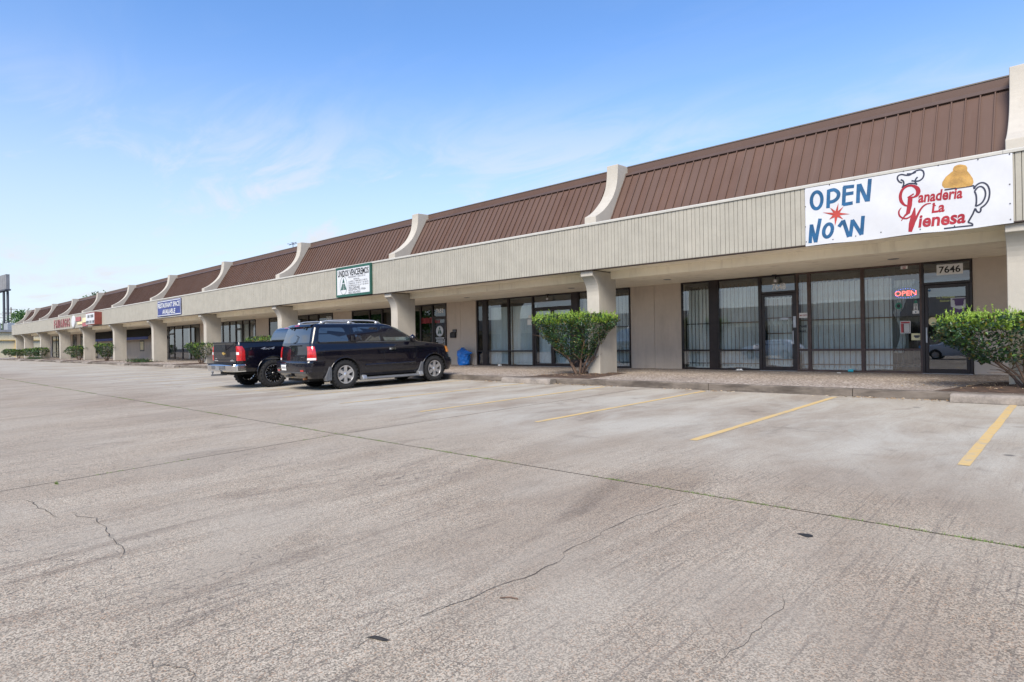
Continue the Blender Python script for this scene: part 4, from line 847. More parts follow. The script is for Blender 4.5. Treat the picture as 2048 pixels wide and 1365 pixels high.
# dry leaves blown along the kerb
m = MB(); rr = random.Random(11)
for _ in range(1800):
    x = -rr.uniform(-.6, 34); y = KERB_Y-.03-abs(rr.gauss(0, .11)); 
    if math.sin(x*1.7)+math.sin(x*.6+2)+rr.uniform(-1, 1) < -.2: continue
    z = gz(y)+.006; t = rr.uniform(0, 6.28); s_ = rr.uniform(.014, .045); c, q = math.cos(t)*s_, math.sin(t)*s_
    m.add([(x-c, y-q, z), (x+q*.5, y-c*.5, z+rr.uniform(0, .015)), (x+c, y+q, z+rr.uniform(0, .02)), (x-q*.5, y+c*.5, z+.004)], [(0, 1, 2, 3)])
for _ in range(500):
    i = rr.choice((0, 1)); x = -1.4-10*i+rr.gauss(0, .7); y = rr.uniform(KERB_Y+.25, 16.2); z = swz(y)+.055; t = rr.uniform(0, 6.28); s_ = rr.uniform(.01, .03); c, q = math.cos(t)*s_, math.sin(t)*s_
    m.add([(x-c, y-q, z), (x+q*.5, y-c*.5, z), (x+c, y+q, z+.012), (x-q*.5, y+c*.5, z)], [(0, 1, 2, 3)])
tag(m.build('dry_leaves', 'dry_leaf'), 'dry leaves and bits blown along the kerb', 'leaves', kind='stuff')
# ------------------------------------------------------------------ VEHICLES  (local axes: x forward, y left, z up, origin on the ground under the rear axle)
class Stack:
    """body skin as stacked rounded-rectangle rings: z, rear x, front x, half width, rear corner radius, front corner radius, rear bow, front bow"""
    def __init__(s, keys): s.k = keys
    def par(s, z):
        k = s.k
        if z <= k[0][0]: return k[0][1:]
        for a, b in zip(k, k[1:]):
            if z <= b[0]:
                t = (z-a[0])/(b[0]-a[0]); return tuple(p+(q-p)*t for p, q in zip(a[1:], b[1:]))
        return k[-1][1:]
    def half(s, x, z):
        xr, xf, w, rr, rf, br, bf = s.par(z); y = w
        if x < xr+rr: d = min(rr, xr+rr-x); y = w-rr+math.sqrt(max(0, rr*rr-d*d))
        if x > xf-rf: d = min(rf, x-(xf-rf)); y = w-rf+math.sqrt(max(0, rf*rf-d*d))
        return y
    def rear(s, y, z):
        xr, xf, w, rr, rf, br, bf = s.par(z); a = abs(y); x = xr+br*(a/w)**2
        if a > w-rr: d = min(rr, a-(w-rr)); x = xr+br*(a/w)**2*0+br*((w-rr)/w)**2+rr-math.sqrt(max(0, rr*rr-d*d))
        return x
    def front(s, y, z):
        xr, xf, w, rr, rf, br, bf = s.par(z); a = abs(y); x = xf-bf*(min(a, w-rf)/w)**2
        if a > w-rf: d = min(rf, a-(w-rf)); x -= rf-math.sqrt(max(0, rf*rf-d*d))
        return x
    def ring(s, z, nc=6, ns=16, ne=8):
        xr, xf, w, rr, rf, br, bf = s.par(z); p = []
        for i in range(ne): y = -(w-rr)+2*(w-rr)*i/ne; p.append((s.rear(y, z), y))                       # rear face right->left
        def corner(cx, cy, r, a0): return [(cx+r*math.cos(a0-i*math.pi/2/nc), cy+r*math.sin(a0-i*math.pi/2/nc)) for i in range(nc)]
        ro = br*((w-rr)/w)**2; fo = bf*((w-rf)/w)**2
        p += corner(xr+ro+rr, w-rr, rr, math.pi); a, b = xr+ro+rr, xf-fo-rf
        p += [(a+(b-a)*i/ns, w) for i in range(ns)]; p += corner(xf-fo-rf, w-rf, rf, math.pi/2)
        p += [(s.front((w-rf)*(1-2*i/ne), z), (w-rf)*(1-2*i/ne)) for i in range(ne)]
        p += corner(xf-fo-rf, -(w-rf), rf, 0); p += [(b-(b-a)*i/ns, -w) for i in range(ns)]; p += corner(xr+ro+rr, -(w-rr), rr, -math.pi/2)
        return [(x, y, z) for x, y in p]
    def mesh(s, zs, m=None):
        m = m or MB(); rs = [s.ring(z) for z in zs]; n = len(rs[0]); vs = [q for r in rs for q in r]
        fs = [(i*n+t, i*n+(t+1) % n, (i+1)*n+(t+1) % n, (i+1)*n+t) for i in range(len(rs)-1) for t in range(n)]
        fs += [tuple(range(n)), tuple(range((len(rs)-1)*n, len(rs)*n))[::-1]]; m.add(vs, fs); return m
def zsteps(keys, d=.05):
    z = []
    for a, b in zip(keys, keys[1:]):
        n = max(1, int(round((b[0]-a[0])/d))); z += [a[0]+(b[0]-a[0])*i/n for i in range(n)]
    return z+[keys[-1][0]]
def boolean(o, cutters):
    for c in cutters:
        md = o.modifiers.new('cut', 'BOOLEAN'); md.operation = 'DIFFERENCE'; md.object = c; md.solver = 'EXACT'
        try: md.material_mode = 'INDEX'
        except Exception: pass
    dg = bpy.context.evaluated_depsgraph_get(); me = bpy.data.meshes.new_from_object(o.evaluated_get(dg)); o.modifiers.clear(); o.data = me
    for c in cutters: bpy.data.objects.remove(c)
def arch(ax, r, y0, y1, zc, n=36):
    m = MB(); m.lathe([(0, y0), (r, y0), (r, y1), (0, y1)], lambda a, b, h: (ax+a, h, zc+b), n, mi=1); o = m.build('cut', ['paint_black', 'underbody'], fix=True); return o
def side_patch(st, pts, sd, off=.004, mat='car_glass', name='window', parent=None, edge=.0, sub=1):
    """polygon in side view laid on the skin"""
    m = MB(); n = len(pts); q = [(x, sd*(st.half(x, z)+off), z) for x, z in pts]; b = [(x, sd*(st.half(x, z)-.012), z) for x, z in pts]
    if sd < 0: m.add(q+b, [tuple(range(n))]+[(i, n+i, n+(i+1) % n, (i+1) % n) for i in range(n)])
    else: m.add(q+b, [tuple(range(n))[::-1]]+[((i+1) % n, n+(i+1) % n, n+i, i) for i in range(n)])
    return m.build(name, mat, parent)
def rnd(pts, r=.05, k=4):
    out = []; n = len(pts); pts = [Vector(p) for p in pts]
    for i in range(n):
        p, a, b = pts[i], pts[i-1], pts[(i+1) % n]; da, db = (a-p), (b-p); ra = min(r, da.length*.45); rb = min(r, db.length*.45); s_, e = p+da.normalized()*ra, p+db.normalized()*rb
        for t in range(k+1): t /= k; out.append(tuple((1-t)**2*s_+2*t*(1-t)*p+t*t*e))
    return out
def wrap_patch(st, a0, a1, z0, z1, sd, off=.008, nu=10, nv=8, top=None):
    """patch that wraps a rear corner: a<0 across the rear face, a>0 along the side (metres from the corner)"""
    def f(u, v):
        z = z0+(z1-z0)*v; lo, hi = a0, a1
        if top: hi = a0+(a1-a0)*top(v)
        a = lo+(hi-lo)*u; xr, xf, w, rr, rf, br, bf = st.par(z); L_ = rr*math.pi/2; ro = br*((w-rr)/w)**2
        if a < -L_/2: y = w-rr-(-a-L_/2); return (st.rear(y, z)-off, sd*y, z)
        if a > L_/2: return (xr+ro+rr+a-L_/2, sd*(w+off), z)
        th = (a+L_/2)/rr; return (xr+ro+rr-(rr+off)*math.cos(th), sd*(w-rr+(rr+off)*math.sin(th)), z)
    m = MB(); m.grid(f, nu, nv, flip=(sd > 0)); return m
def wheel(parent, x, y, rad, wid, rimr, sd, style, zc=None):
    zc = zc or rad; m = MB(); w2 = wid/2; n = 48
    prof = [(rimr-.005, -w2+.02), (rimr+.02, -w2), (rad-.055, -w2-.004), (rad-.015, -w2+.02), (rad, -w2+.045), (rad, -.03), (rad-.012, -.028), (rad-.012, -.018), (rad, -.016), (rad, .016), (rad-.012, .018), (rad-.012, .028), (rad, .03), (rad, w2-.045), (rad-.015, w2-.02), (rad-.055, w2+.004), (rimr+.02, w2), (rimr-.005, w2-.02)]
    m.lathe(prof, lambda a, b, h: (x+a, y+h, zc+b), n)
    for t in range(n):                                     # tread lugs
        if t % 2: continue
        for h0, h1 in ((-w2-.002, -w2+.05), (w2-.05, w2+.002)):
            a0, a1 = t*2*math.pi/n, (t+.9)*2*math.pi/n
            vs = [(x+r_*math.cos(a), y+h, zc+r_*math.sin(a)) for r_ in (rad-.03, rad+.004) for a in (a0, a1) for h in (h0, h1)]
            m.add(vs, [(0, 1, 3, 2), (4, 6, 7, 5), (0, 4, 5, 1), (2, 3, 7, 6), (0, 2, 6, 4), (1, 5, 7, 3)])
    wh = m.build('wheel', 'rubber', parent, ang=40)
    f = sd*w2; fn = lambda a, b, h: (x+a, y+f-sd*h, zc+b)
    m = MB(); m.lathe([(rimr, -.004), (rimr-.022, -.002), (rimr-.03, .02), (rimr-.035, .14)], fn, 40); m.lathe([(rimr-.012, wid-.02), (rimr-.04, wid-.02), (rimr-.04, .14)], fn, 32)
    if style == 'silver':
        for k in range(6):
            a = k*math.pi/3+.52
            def sp_(r_, t, h): return fn(r_*math.cos(a)-t*math.sin(a), r_*math.sin(a)+t*math.cos(a), h)
            for t0, t1, u0, u1, h0, h1 in ((-.042, .042, -.05, .05, .012, .004),):
                r0, r1 = .05, rimr-.02
                vs = [sp_(r0, t0, h0), sp_(r0, t1, h0), sp_(r1, u1, h1), sp_(r1, u0, h1), sp_(r0, t0*1.1, .06), sp_(r0, t1*1.1, .06), sp_(r1, u1*1.1, .06), sp_(r1, u0*1.1, .06)]
                m.add(vs, [(0, 1, 2, 3), (0, 4, 5, 1), (1, 5, 6, 2), (2, 6, 7, 3), (3, 7, 4, 0)])
        m.lathe([(0, -.004), (.035, -.002), (.06, .012), (.075, .02), (.08, .06)], fn, 24)
    else:
        for k in range(8):
            for dk in (-.16, .16):
                a = k*math.pi/4+.2; b = a+dk; p0 = (.05*math.cos(a), .05*math.sin(a)); p1 = ((rimr-.02)*math.cos(b), (rimr-.02)*math.sin(b)); d = Vector((p1[0]-p0[0], p1[1]-p0[1])).normalized(); q = Vector((-d.y, d.x))*.014
                vs = [fn(p0[0]+q.x, p0[1]+q.y, .03), fn(p0[0]-q.x, p0[1]-q.y, .03), fn(p1[0]-q.x, p1[1]-q.y, .005), fn(p1[0]+q.x, p1[1]+q.y, .005), fn(p0[0]+q.x*1.3, p0[1]+q.y*1.3, .08), fn(p0[0]-q.x*1.3, p0[1]-q.y*1.3, .08), fn(p1[0]-q.x*1.3, p1[1]-q.y*1.3, .06), fn(p1[0]+q.x*1.3, p1[1]+q.y*1.3, .06)]
                m.add(vs, [(0, 1, 2, 3), (0, 4, 5, 1), (1, 5, 6, 2), (2, 6, 7, 3), (3, 7, 4, 0)])
        m.lathe([(0, .0), (.04, .002), (.055, .02), (.06, .08)], fn, 20)
    r = m.build('rim', 'alloy' if style == 'silver' else 'rim_black', wh, fix=False, ang=30)
    m = MB(); m.lathe([(0, .10), (rimr-.05, .10)], fn, 24); m.lathe([(.06, .085), (.16, .085), (.17, .095)], fn, 24, mi=1); m.build('brake_disc', ['underbody', 'metal_grey'], wh)
    if style != 'silver':
        m = MB()
        for k in range(8):
            for dk in (-.16, .16):
                a = k*math.pi/4+.2+dk; m.tube([fn((rimr-.05)*math.cos(a), (rimr-.05)*math.sin(a), .008), fn((rimr-.028)*math.cos(a), (rimr-.028)*math.sin(a), .004)], .008, 6)
        m.lathe([(rimr-.004, -.006), (rimr-.012, -.006)], fn, 40); m.build('rim_highlight', 'alloy', wh)
    return wh
def arc_flare(parent, x, zc, r, sd, y, mat, a0=-.15, a1=3.29, w_=.03, name='arch_trim'):
    m = MB(); m.grid(lambda u, v: (x+(r+w_*v)*math.cos(a0+(a1-a0)*u), sd*(y+.012*math.sin(v*3.14)+.004), zc+(r+w_*v)*math.sin(a0+(a1-a0)*u)), 28, 4, flip=(sd > 0)); return m.build(name, mat, parent, smooth=True)

# ---- black SUV
suv = empty('sport_utility_vehicle', (-16.44, 9.66, gz(9.66)), (0, -.0145, R(88.5))); tag(suv, 'black sport utility vehicle with silver alloy wheels and roof rails', 'suv')
WB = 3.22; HW = .985
SK = [(.34, -.98, 3.95, .90, .12, .30, .02, .10), (.44, -1.06, 4.04, .955, .14, .32, .03, .12), (.60, -1.09, 4.08, .975, .16, .34, .04, .14), (.80, -1.08, 4.06, .985, .16, .34, .04, .15), (1.00, -1.07, 4.00, .992, .15, .34, .04, .15), (1.12, -1.06, 3.93, .986, .15, .34, .04, .15),
      (1.18, -1.055, 3.88, .966, .15, .34, .04, .16), (1.235, -1.05, 3.56, .943, .15, .30, .04, .12), (1.285, -1.045, 3.10, .926, .14, .26, .04, .10), (1.32, -1.035, 2.80, .918, .13, .24, .04, .08), (1.36, -1.02, 2.70, .917, .13, .24, .04, .08), (1.60, -.955, 2.28, .868, .13, .22, .05, .10), (1.76, -.90, 1.97, .825, .13, .22, .05, .12), (1.825, -.875, 1.81, .795, .13, .22, .05, .12), (1.865, -.84, 1.64, .745, .13, .22, .05, .12), (1.888, -.79, 1.40, .66, .14, .24, .05, .12), (1.90, -.70, .95, .52, .15, .3, .05, .1)]
ST = Stack(SK); m = ST.mesh(zsteps(SK, .045)); body = m.build('body', ['paint_black', 'underbody'], fix=True)
boolean(body, [arch(ax, .475, y0, y1, .42) for ax in (0, WB) for y0, y1 in ((.60, 1.2), (-1.2, -.60))]); body.parent = suv
body.data.polygons.foreach_set('use_smooth', [True]*len(body.data.polygons)); body.data.set_sharp_from_angle(angle=R(38))
for ax in (0, WB):
    for sd in (-1, 1): wheel(suv, ax, sd*(HW-.135), .415, .265, .262, sd, 'silver'); arc_flare(suv, ax, .42, .475, sd, HW+.002, 'paint_black')
m = MB(); m.box(-.95, 3.9, -.62, .62, .26, .5); m.tube([(0, -.7, .40), (0, .7, .40)], .05, 8); m.tube([(WB, -.7, .40), (WB, .7, .40)], .045, 8); m.tube([(-.35, -.30, .33), (-.35, .30, .36)], .10, 10); m.tube([(-1.0, -.42, .33), (-.4, -.35, .34)], .03, 8); m.build('chassis', 'underbody', suv)
m = MB(); m.tube([(-1.06, -.52, .34), (-.7, -.50, .35)], .035, 10); m.build('exhaust_pipe', 'rust', suv)
for sd in (-1, 1):
    for nm, pts, mt in (('rear_quarter_window', [(-.80, 1.36), (.17, 1.355), (.02, 1.765), (-.72, 1.765)], 'car_glass'), ('vent_window', [(.42, 1.36), (.585, 1.355), (.47, 1.77), (.33, 1.755)], 'car_glass'), ('rear_door_window', [(.60, 1.355), (1.24, 1.35), (1.17, 1.785), (.485, 1.775)], 'car_glass'), ('front_door_window', [(1.36, 1.35), (2.42, 1.345), (1.95, 1.70), (1.80, 1.765), (1.29, 1.785)], 'car_glass_front')):
        side_patch(ST, rnd(pts, .07 if 'quarter' in nm else .035), sd, .004, mt, nm, suv)
    # door seams as thin dark grooves standing in the skin
    for ln in ([(.50, .52), (.53, .9), (.50, 1.2), (.30, 1.36), (.24, 1.6), (.27, 1.80)], [(1.30, .50), (1.32, 1.2), (1.30, 1.35), (1.24, 1.8)], [(2.45, .52), (2.50, 1.1), (2.44, 1.33)], [(-.95, 1.325), (-.2, 1.33), (.30, 1.325)]):
        m = MB(); pts = dens([Vector(q) for q in ln], 4); ribbon(m, pts, .007, lambda a, b: (a, sd*(ST.half(a, b)+.0025), b)); m.build('door_seam', 'underbody', suv)
    m = MB(); ribbon(m, dens([Vector((.40, 1.338)), Vector((1.3, 1.334)), Vector((2.42, 1.326))], 6), .016, lambda a, b: (a, sd*(ST.half(a, b)+.009), b)); m.build('belt_moulding', 'plastic_grey', suv)
    m = MB(); m.grid(lambda u, v: (.66+(2.48-.66)*u, sd*(ST.half(1.0, .66)+.022*math.sin(v*3.14)), .615+.07*v), 24, 6, flip=(sd > 0)); m.build('side_moulding', 'paint_black', suv, smooth=True)
    m = MB(); m.prism([(HW-.10, .30), (HW+.06, .29), (HW+.10, .255), (HW+.09, .225), (HW-.08, .22), (HW-.14, .26)], lambda a, b: (.52, sd*a, b), lambda a, b: (2.66, sd*a, b)); o = m.build('side_step', 'plastic_grey', suv, fix=True, bevel=.01)
    for ex in (.50, 2.54): m = MB(); m.prism([(HW-.12, .38), (HW+.05, .36), (HW+.105, .27), (HW+.095, .215), (HW-.10, .21)], lambda a, b: (ex, sd*a, b), lambda a, b: (ex+.15, sd*a, b)); m.build('step_end', 'metal_grey', o, fix=True, bevel=.012)
    for hx in (1.50,):
        m = MB(); m.grid(lambda u, v: (hx+.24*u, sd*(ST.half(hx, 1.11)+.03*math.sin(u*3.14)**.5), 1.08+.055*v), 10, 2, flip=(sd > 0)); m.build('door_handle', 'chrome', suv, smooth=True)
    m = MB(); m.box(.235, .31, sd*.93-.025, sd*.93+.025, 1.36, 1.52); m.build('pillar_handle', 'plastic_black', suv, bevel=.012)
    for mx_ in (-.50, 2.70):
        m = MB(); m.prism([(-.02, .66), (.06, .66), (.05, .28), (-.12, .26), (-.14, .36)], lambda a, b: (mx_+a, sd*(HW-.14), b), lambda a, b: (mx_+a, sd*(HW+.016), b))
        m.build('mud_flap', 'plastic_grey', suv, fix=True, bevel=.008)
    # roof rail
    m = MB(); yr = .655; pts = catmull([(-.62, sd*yr, 1.875), (-.50, sd*yr, 1.935), (-.2, sd*yr, 1.968), (.5, sd*yr, 1.975), (1.05, sd*yr, 1.965), (1.30, sd*yr, 1.925), (1.42, sd*yr, 1.86)], 5); m.tube(pts, .024, 8); 
    for px in (-.52, .35, 1.28): m.box(px-.06, px+.06, sd*yr-.022, sd*yr+.022, 1.86, 1.945)
    m.build('roof_rail', 'rack_silver', suv, smooth=True)
    # mirror
    m = MB(); m.grid(lambda u, v: (2.30+.10*math.sin(v*3.14)*math.cos(u*6.283)+.02, sd*(1.06+.11*math.sin(v*3.14)*math.sin(u*6.283)), 1.30+.24*v), 14, 8); m.tube([(2.33, sd*.93, 1.35), (2.33, sd*1.0, 1.36)], .03, 8); o = m.build('mirror', 'paint_black', suv, smooth=True)
    # tail lamp
    m = wrap_patch(ST, -.19, .12, .86, 1.245, sd, .010, top=lambda v: 1-.18*v); o = m.build('tail_lamp', 'lamp_red', suv, smooth=True)
    m = wrap_patch(ST, -.185, .10, .865, .925, sd, .014); m.build('reverse_lens', 'lamp_clear', o, smooth=True)
    # headlamp
    m = MB(); m.grid(lambda u, v: (ST.front(.58+.36*u, .95+.22*v)+.008, sd*(.58+.36*u), .93+.22*v), 8, 6, flip=(sd < 0)); o = m.build('headlamp', 'lamp_clear', suv, smooth=True)
    m = MB(); m.grid(lambda u, v: (3.70+.14*u-.05*v, sd*(ST.half(3.70+.14*u-.05*v, .93+.2*v)+.008), .93+.2*v), 5, 5, flip=(sd > 0)); m.build('marker_lens', 'lamp_amber', o, smooth=True)
side_patch(ST, rnd([(-.80, 1.36), (.17, 1.355), (.02, 1.765), (-.72, 1.765)], .07), -1, .002, 'plastic_black', 'window_gasket', suv) if False else None
# tailgate glass, gate seam, wiper, badge, handle, high lamp
fr = lambda off: (lambda a, b: (ST.rear(a, b)-off, a, b))
m = MB(); m.grid(lambda u, v: fr(.006)((-.5+u)*2*(.80-.11*v), 1.345+.465*v), 20, 8, flip=True); o = m.build('tailgate_window', 'car_glass', suv, smooth=True)
m = MB(); m.tube([fr(.022)(.05, 1.35), fr(.022)(-.10, 1.37), fr(.022)(-.16, 1.52), fr(.02)(-.02, 1.56)], .008, 6); m.build('rear_wiper', 'plastic_black', o)
m = MB(); ribbon(m, [(-.83, 1.325), (.83, 1.325)], .012, fr(.004)); 
for sd in (-1, 1): ribbon(m, [(sd*.835, 1.80), (sd*.845, 1.33), (sd*.73, 1.22), (sd*.72, .86)], .008, fr(.005))
m.build('tailgate_seam', 'underbody', suv)
m = MB(); m.grid(lambda u, v: fr(.05+.03*math.sin(u*3.14))((u-.5)*1.36, 1.80+.07*v), 14, 3, flip=True); m.grid(lambda u, v: (ST.rear((u-.5)*1.36, 1.80)-.05-.03*math.sin(u*3.14)+(.12)*v, (u-.5)*1.36, 1.80+.0*v), 14, 2); m.grid(lambda u, v: (ST.rear((u-.5)*1.36, 1.87)-.05-.03*math.sin(u*3.14)+.14*v, (u-.5)*1.36, 1.87+.02*v), 14, 2, flip=True); o = m.build('rear_spoiler', 'paint_black', suv, smooth=True)
m = MB(); m.grid(lambda u, v: fr(.086)((u-.5)*.26, 1.825+.025*v), 6, 1, flip=True); m.build('high_brake_lamp', 'lamp_red', o)
m = MB()
for yy in (-.42, .30): m.tube([fr(.06)(yy, 1.81), fr(.045)(yy+.02, 1.73)], .022, 6)
m.build('hinge', 'plastic_black', suv)
m = MB(); m.box(0, 0, 0, 0, 0, 0); m = MB(); m.grid(lambda u, v: fr(.02+.012*math.sin(v*3.14))((u-.5)*.62-.1, 1.26+.03*v), 10, 3, flip=True); m.build('tailgate_handle', 'plastic_black', suv)
m = MB()
ribbon(m, [(.02+.05*math.cos(t*.2618), 1.16+.058*math.sin(t*.2618)) for t in range(25)], .016, fr(.012)); ribbon(m, [(-.05, 1.16), (.09, 1.16)], .024, fr(.013)); text(m, 'LE', .03, lambda a, b: fr(.010)(-a, b), .54, .64, .93, .97); ribbon(m, [(-.42, .945), (-.53, .945)], .016, fr(.01)); ribbon(m, [(.66, .945), (.48, .945)], .03, fr(.01)); m.build('badges', 'chrome', suv)
# rear bumper, plate, hitch
BK = [(.43, -1.10, -.70, .93, .12, .02, .03, 0), (.52, -1.20, -.66, .985, .16, .02, .05, 0), (.66, -1.23, -.64, 1.0, .18, .02, .06, 0), (.80, -1.225, -.64, 1.0, .18, .02, .06, 0), (.835, -1.20, -.64, .995, .18, .02, .06, 0), (.84, -1.16, -.66, .98, .17, .02, .06, 0)]
BS = Stack(BK); m = BS.mesh(zsteps(BK, .03)); o = m.build('rear_bumper', ['paint_black', 'underbody'], fix=True); boolean(o, [arch(0, .475, y0, y1, .42) for y0, y1 in ((.5, 1.2), (-1.2, -.5))]); o.parent = suv; o.data.polygons.foreach_set('use_smooth', [True]*len(o.data.polygons)); o.data.set_sharp_from_angle(angle=R(38)); bump = o
fb = lambda off: (lambda a, b: (BS.rear(a, b)-off, a, b))
m = MB(); m.grid(lambda u, v: (BS.rear((u-.5)*1.7, .838)+.012+.12*v, (u-.5)*1.7, .843), 20, 2, flip=False); m.build('bumper_step_pad', 'plastic_grey', bump)
m = MB(); m.grid(lambda u, v: fb(.006)((u-.5)*1.85, .49+.05*v), 20, 2, flip=True); m.build('lower_valance', 'plastic_grey', bump)
m = MB(); m.grid(lambda u, v: fb(.012)(.16+.31*u, .58+.155*v), 4, 2, flip=True); pl = m.build('licence_plate', 'paper_white', bump)
m = MB()
for i in range(7): ribbon(m, [(.20+.037*i, .63), (.20+.037*i, .69)], .02, fb(.016))
m.build('plate_characters', 'ink_navy', pl)
for sd in (-1, 1):
    m = MB(); m.grid(lambda u, v: fb(.010)(sd*(.62+.16*u), .555+.045*v), 4, 2, flip=(sd > 0)); m.build('reflector', 'lamp_red', bump)
m = MB(); m.box(-1.26, -1.0, -.04, .04, .40, .47); m.tube([(-1.2, -.12, .44), (-1.22, .18, .42)], .02, 6); m.build('tow_hitch', 'plastic_black', suv)
m = MB(); m.grid(lambda u, v: (ST.front((u-.5)*1.5, 1.36+.40*v)+.012, (u-.5)*2*(.76-.08*v), 1.36+.40*v), 16, 8); m.build('windscreen', 'car_glass', suv, smooth=True)
m = MB(); m.grid(lambda u, v: (ST.front((u-.5)*1.0, .74+.3*v)+.012, (u-.5)*1.0, .74+.3*v), 12, 6); m.build('grille', 'chrome', suv)
FBK = [(.36, 3.45, 4.10, .93, .02, .34, 0, .12), (.48, 3.5, 4.16, .985, .02, .36, 0, .14), (.66, 3.55, 4.17, .995, .02, .36, 0, .14), (.76, 3.6, 4.13, .99, .02, .36, 0, .14)]
m = Stack(FBK).mesh(zsteps(FBK, .04)); o = m.build('front_bumper', ['paint_black', 'underbody'], fix=True); boolean(o, [arch(WB, .475, y0, y1, .42) for y0, y1 in ((.5, 1.2), (-1.2, -.5))]); o.parent = suv; o.data.polygons.foreach_set('use_smooth', [True]*len(o.data.polygons)); o.data.set_sharp_from_angle(angle=R(38))

# ---- black pickup
tr = empty('pickup_truck', (-19.42, 8.94, gz(8.94)), (0, -.0145, R(90))); tag(tr, 'black pickup truck with red tail lamps, chrome bumper and black wheels', 'pickup')
TWB = 3.65; LF = .03
TK = [(.52, -1.02, 4.35, .93, .06, .22, .0, .08), (.62, -1.06, 4.52, .975, .07, .25, .0, .1), (.80, -1.07, 4.56, .99, .08, .26, .0, .1), (1.05, -1.075, 4.56, .998, .08, .26, 0, .1), (1.22, -1.075, 4.52, .99, .08, .26, 0, .1), (1.31, -1.07, 4.45, .968, .08, .26, 0, .1), (1.385, -1.06, 4.2, .945, .08, .25, 0, .1), (1.415, -1.06, 3.25, .93, .08, .2, 0, .1)]
TS = Stack(TK); m = TS.mesh(zsteps(TK, .05)); body = m.build('body', ['paint_black', 'underbody'], fix=True)
bc = MB(); bc.box(-.98, .76, -.80, .80, .86, 1.6, 1); bcut = bc.build('cut', ['paint_black', 'underbody'], fix=True)
boolean(body, [arch(ax, .50, y0, y1, .46) for ax in (0, TWB) for y0, y1 in ((.60, 1.2), (-1.2, -.60))]+[bcut]); body.parent = tr
body.data.polygons.foreach_set('use_smooth', [True]*len(body.data.polygons)); body.data.set_sharp_from_angle(angle=R(38))
for ax in (0, TWB):
    for sd in (-1, 1): wheel(tr, ax, sd*(.985-.13), .425, .29, .285, sd, 'black'); arc_flare(tr, ax, .46, .50, sd, .985, 'paint_black')
CK = [(1.40, .80, 3.30, .945, .06, .2, .0, .1), (1.50, .81, 3.12, .93, .08, .2, .0, .1), (1.72, .87, 2.72, .86, .10, .2, .02, .12), (1.82, .93, 2.50, .81, .12, .2, .03, .12), (1.87, 1.02, 2.35, .74, .14, .2, .03, .12), (1.89, 1.15, 2.2, .62, .15, .2, .03, .1)]
CS = Stack(CK); m = CS.mesh(zsteps(CK, .04)); m.build('cab', 'paint_black', tr, fix=True, ang=38)
m = MB(); m.grid(lambda u, v: (CS.rear((u-.5)*1.5, 1.47+.31*v)-.006, (u-.5)*2*(.80-.07*v), 1.47+.31*v), 14, 6, flip=True); m.build('rear_window', 'car_glass', tr, smooth=True)
m = MB(); m.grid(lambda u, v: (CS.rear((u-.5)*.3, 1.835+.03*v)-.01, (u-.5)*.34, 1.835+.03*v), 6, 2, flip=True); m.build('high_brake_lamp', 'lamp_red', tr)
for sd in (-1, 1):
    for nm, pts in (('rear_door_window', [(.98, 1.47), (1.75, 1.46), (1.72, 1.76), (1.10, 1.76)]), ('front_door_window', [(1.85, 1.46), (2.85, 1.45), (2.45, 1.74), (1.82, 1.77)])): side_patch(CS, rnd(pts, .04), sd, .004, 'car_glass', nm, tr)
    m = wrap_patch(TS, -.14, .17, .86, 1.30, sd, .010, top=lambda v: 1-.25*max(0, v-.7)/.3); o = m.build('tail_lamp', 'lamp_red', tr, smooth=True)
    m = wrap_patch(TS, -.135, .0, 1.04, 1.12, sd, .014); m.build('reverse_lens', 'lamp_clear', o, smooth=True)
    m = MB(); a0, a1 = (.36, .80)
    text(m, '4x4', .03, lambda a, b: ((a0+(a1-a0)*a)+.05*b if sd < 0 else (a1-(a1-a0)*a)+.05*b, sd*(TS.half(.5, 1.18+.07*b)+.004), 1.175+.075*b), 0, 1, 0, 1); 
    o = m.build('bed_decal', 'alloy', tr); o.location.x = -.78
    m = MB(); ribbon(m, [(.78, .60), (.78, 1.40)], .014, lambda a, b: (a, sd*(TS.half(.5, b)+.003), b)); m.build('bed_seam', 'underbody', tr)
    m = MB(); m.grid(lambda u, v: (2.70+.11*math.sin(v*3.14)*math.cos(u*6.283), sd*(1.08+.12*math.sin(v*3.14)*math.sin(u*6.283)), 1.42+.26*v), 12, 8); m.tube([(2.72, sd*.93, 1.48), (2.72, sd*1.0, 1.49)], .03, 8); m.build('mirror', 'paint_black', tr, smooth=True)
    m = MB(); m.box(-.98, .76, sd*.895-.055, sd*.895+.055, 1.412, 1.43); m.build('bed_rail_cap', 'plastic_black', tr, bevel=.006)
# tailgate with cap, handle, badge and lettering strips
tf = lambda off: (lambda a, b: (-1.075-.012-off, a, b))
m = MB(); m.prism([(-1.09, .80), (-1.085, 1.36), (-1.10, 1.385), (-1.10, 1.415), (-1.06, 1.425), (-1.0, 1.42), (-1.0, .80)], lambda a, b: (a, -.82, b), lambda a, b: (a, .82, b)); tg = m.build('tailgate', 'paint_black', tr, fix=True, bevel=.008)
m = MB(); m.box(-1.112, -1.0, -.82, .82, 1.39, 1.432); m.build('tailgate_cap', 'plastic_black', tg, bevel=.006)
m = MB(); m.box(-1.108, -1.085, -.11, .11, 1.20, 1.33); m.build('tailgate_handle', 'plastic_black', tg, bevel=.012)
m = MB(); m.tube([(-1.10, .04, 1.19), (-1.098, -.05, 1.185), (-1.106, -.72, 1.375)], .006, 5); m.build('cable', 'plastic_black', tg)
m = MB(); cy_, cz_ = .05, 1.08
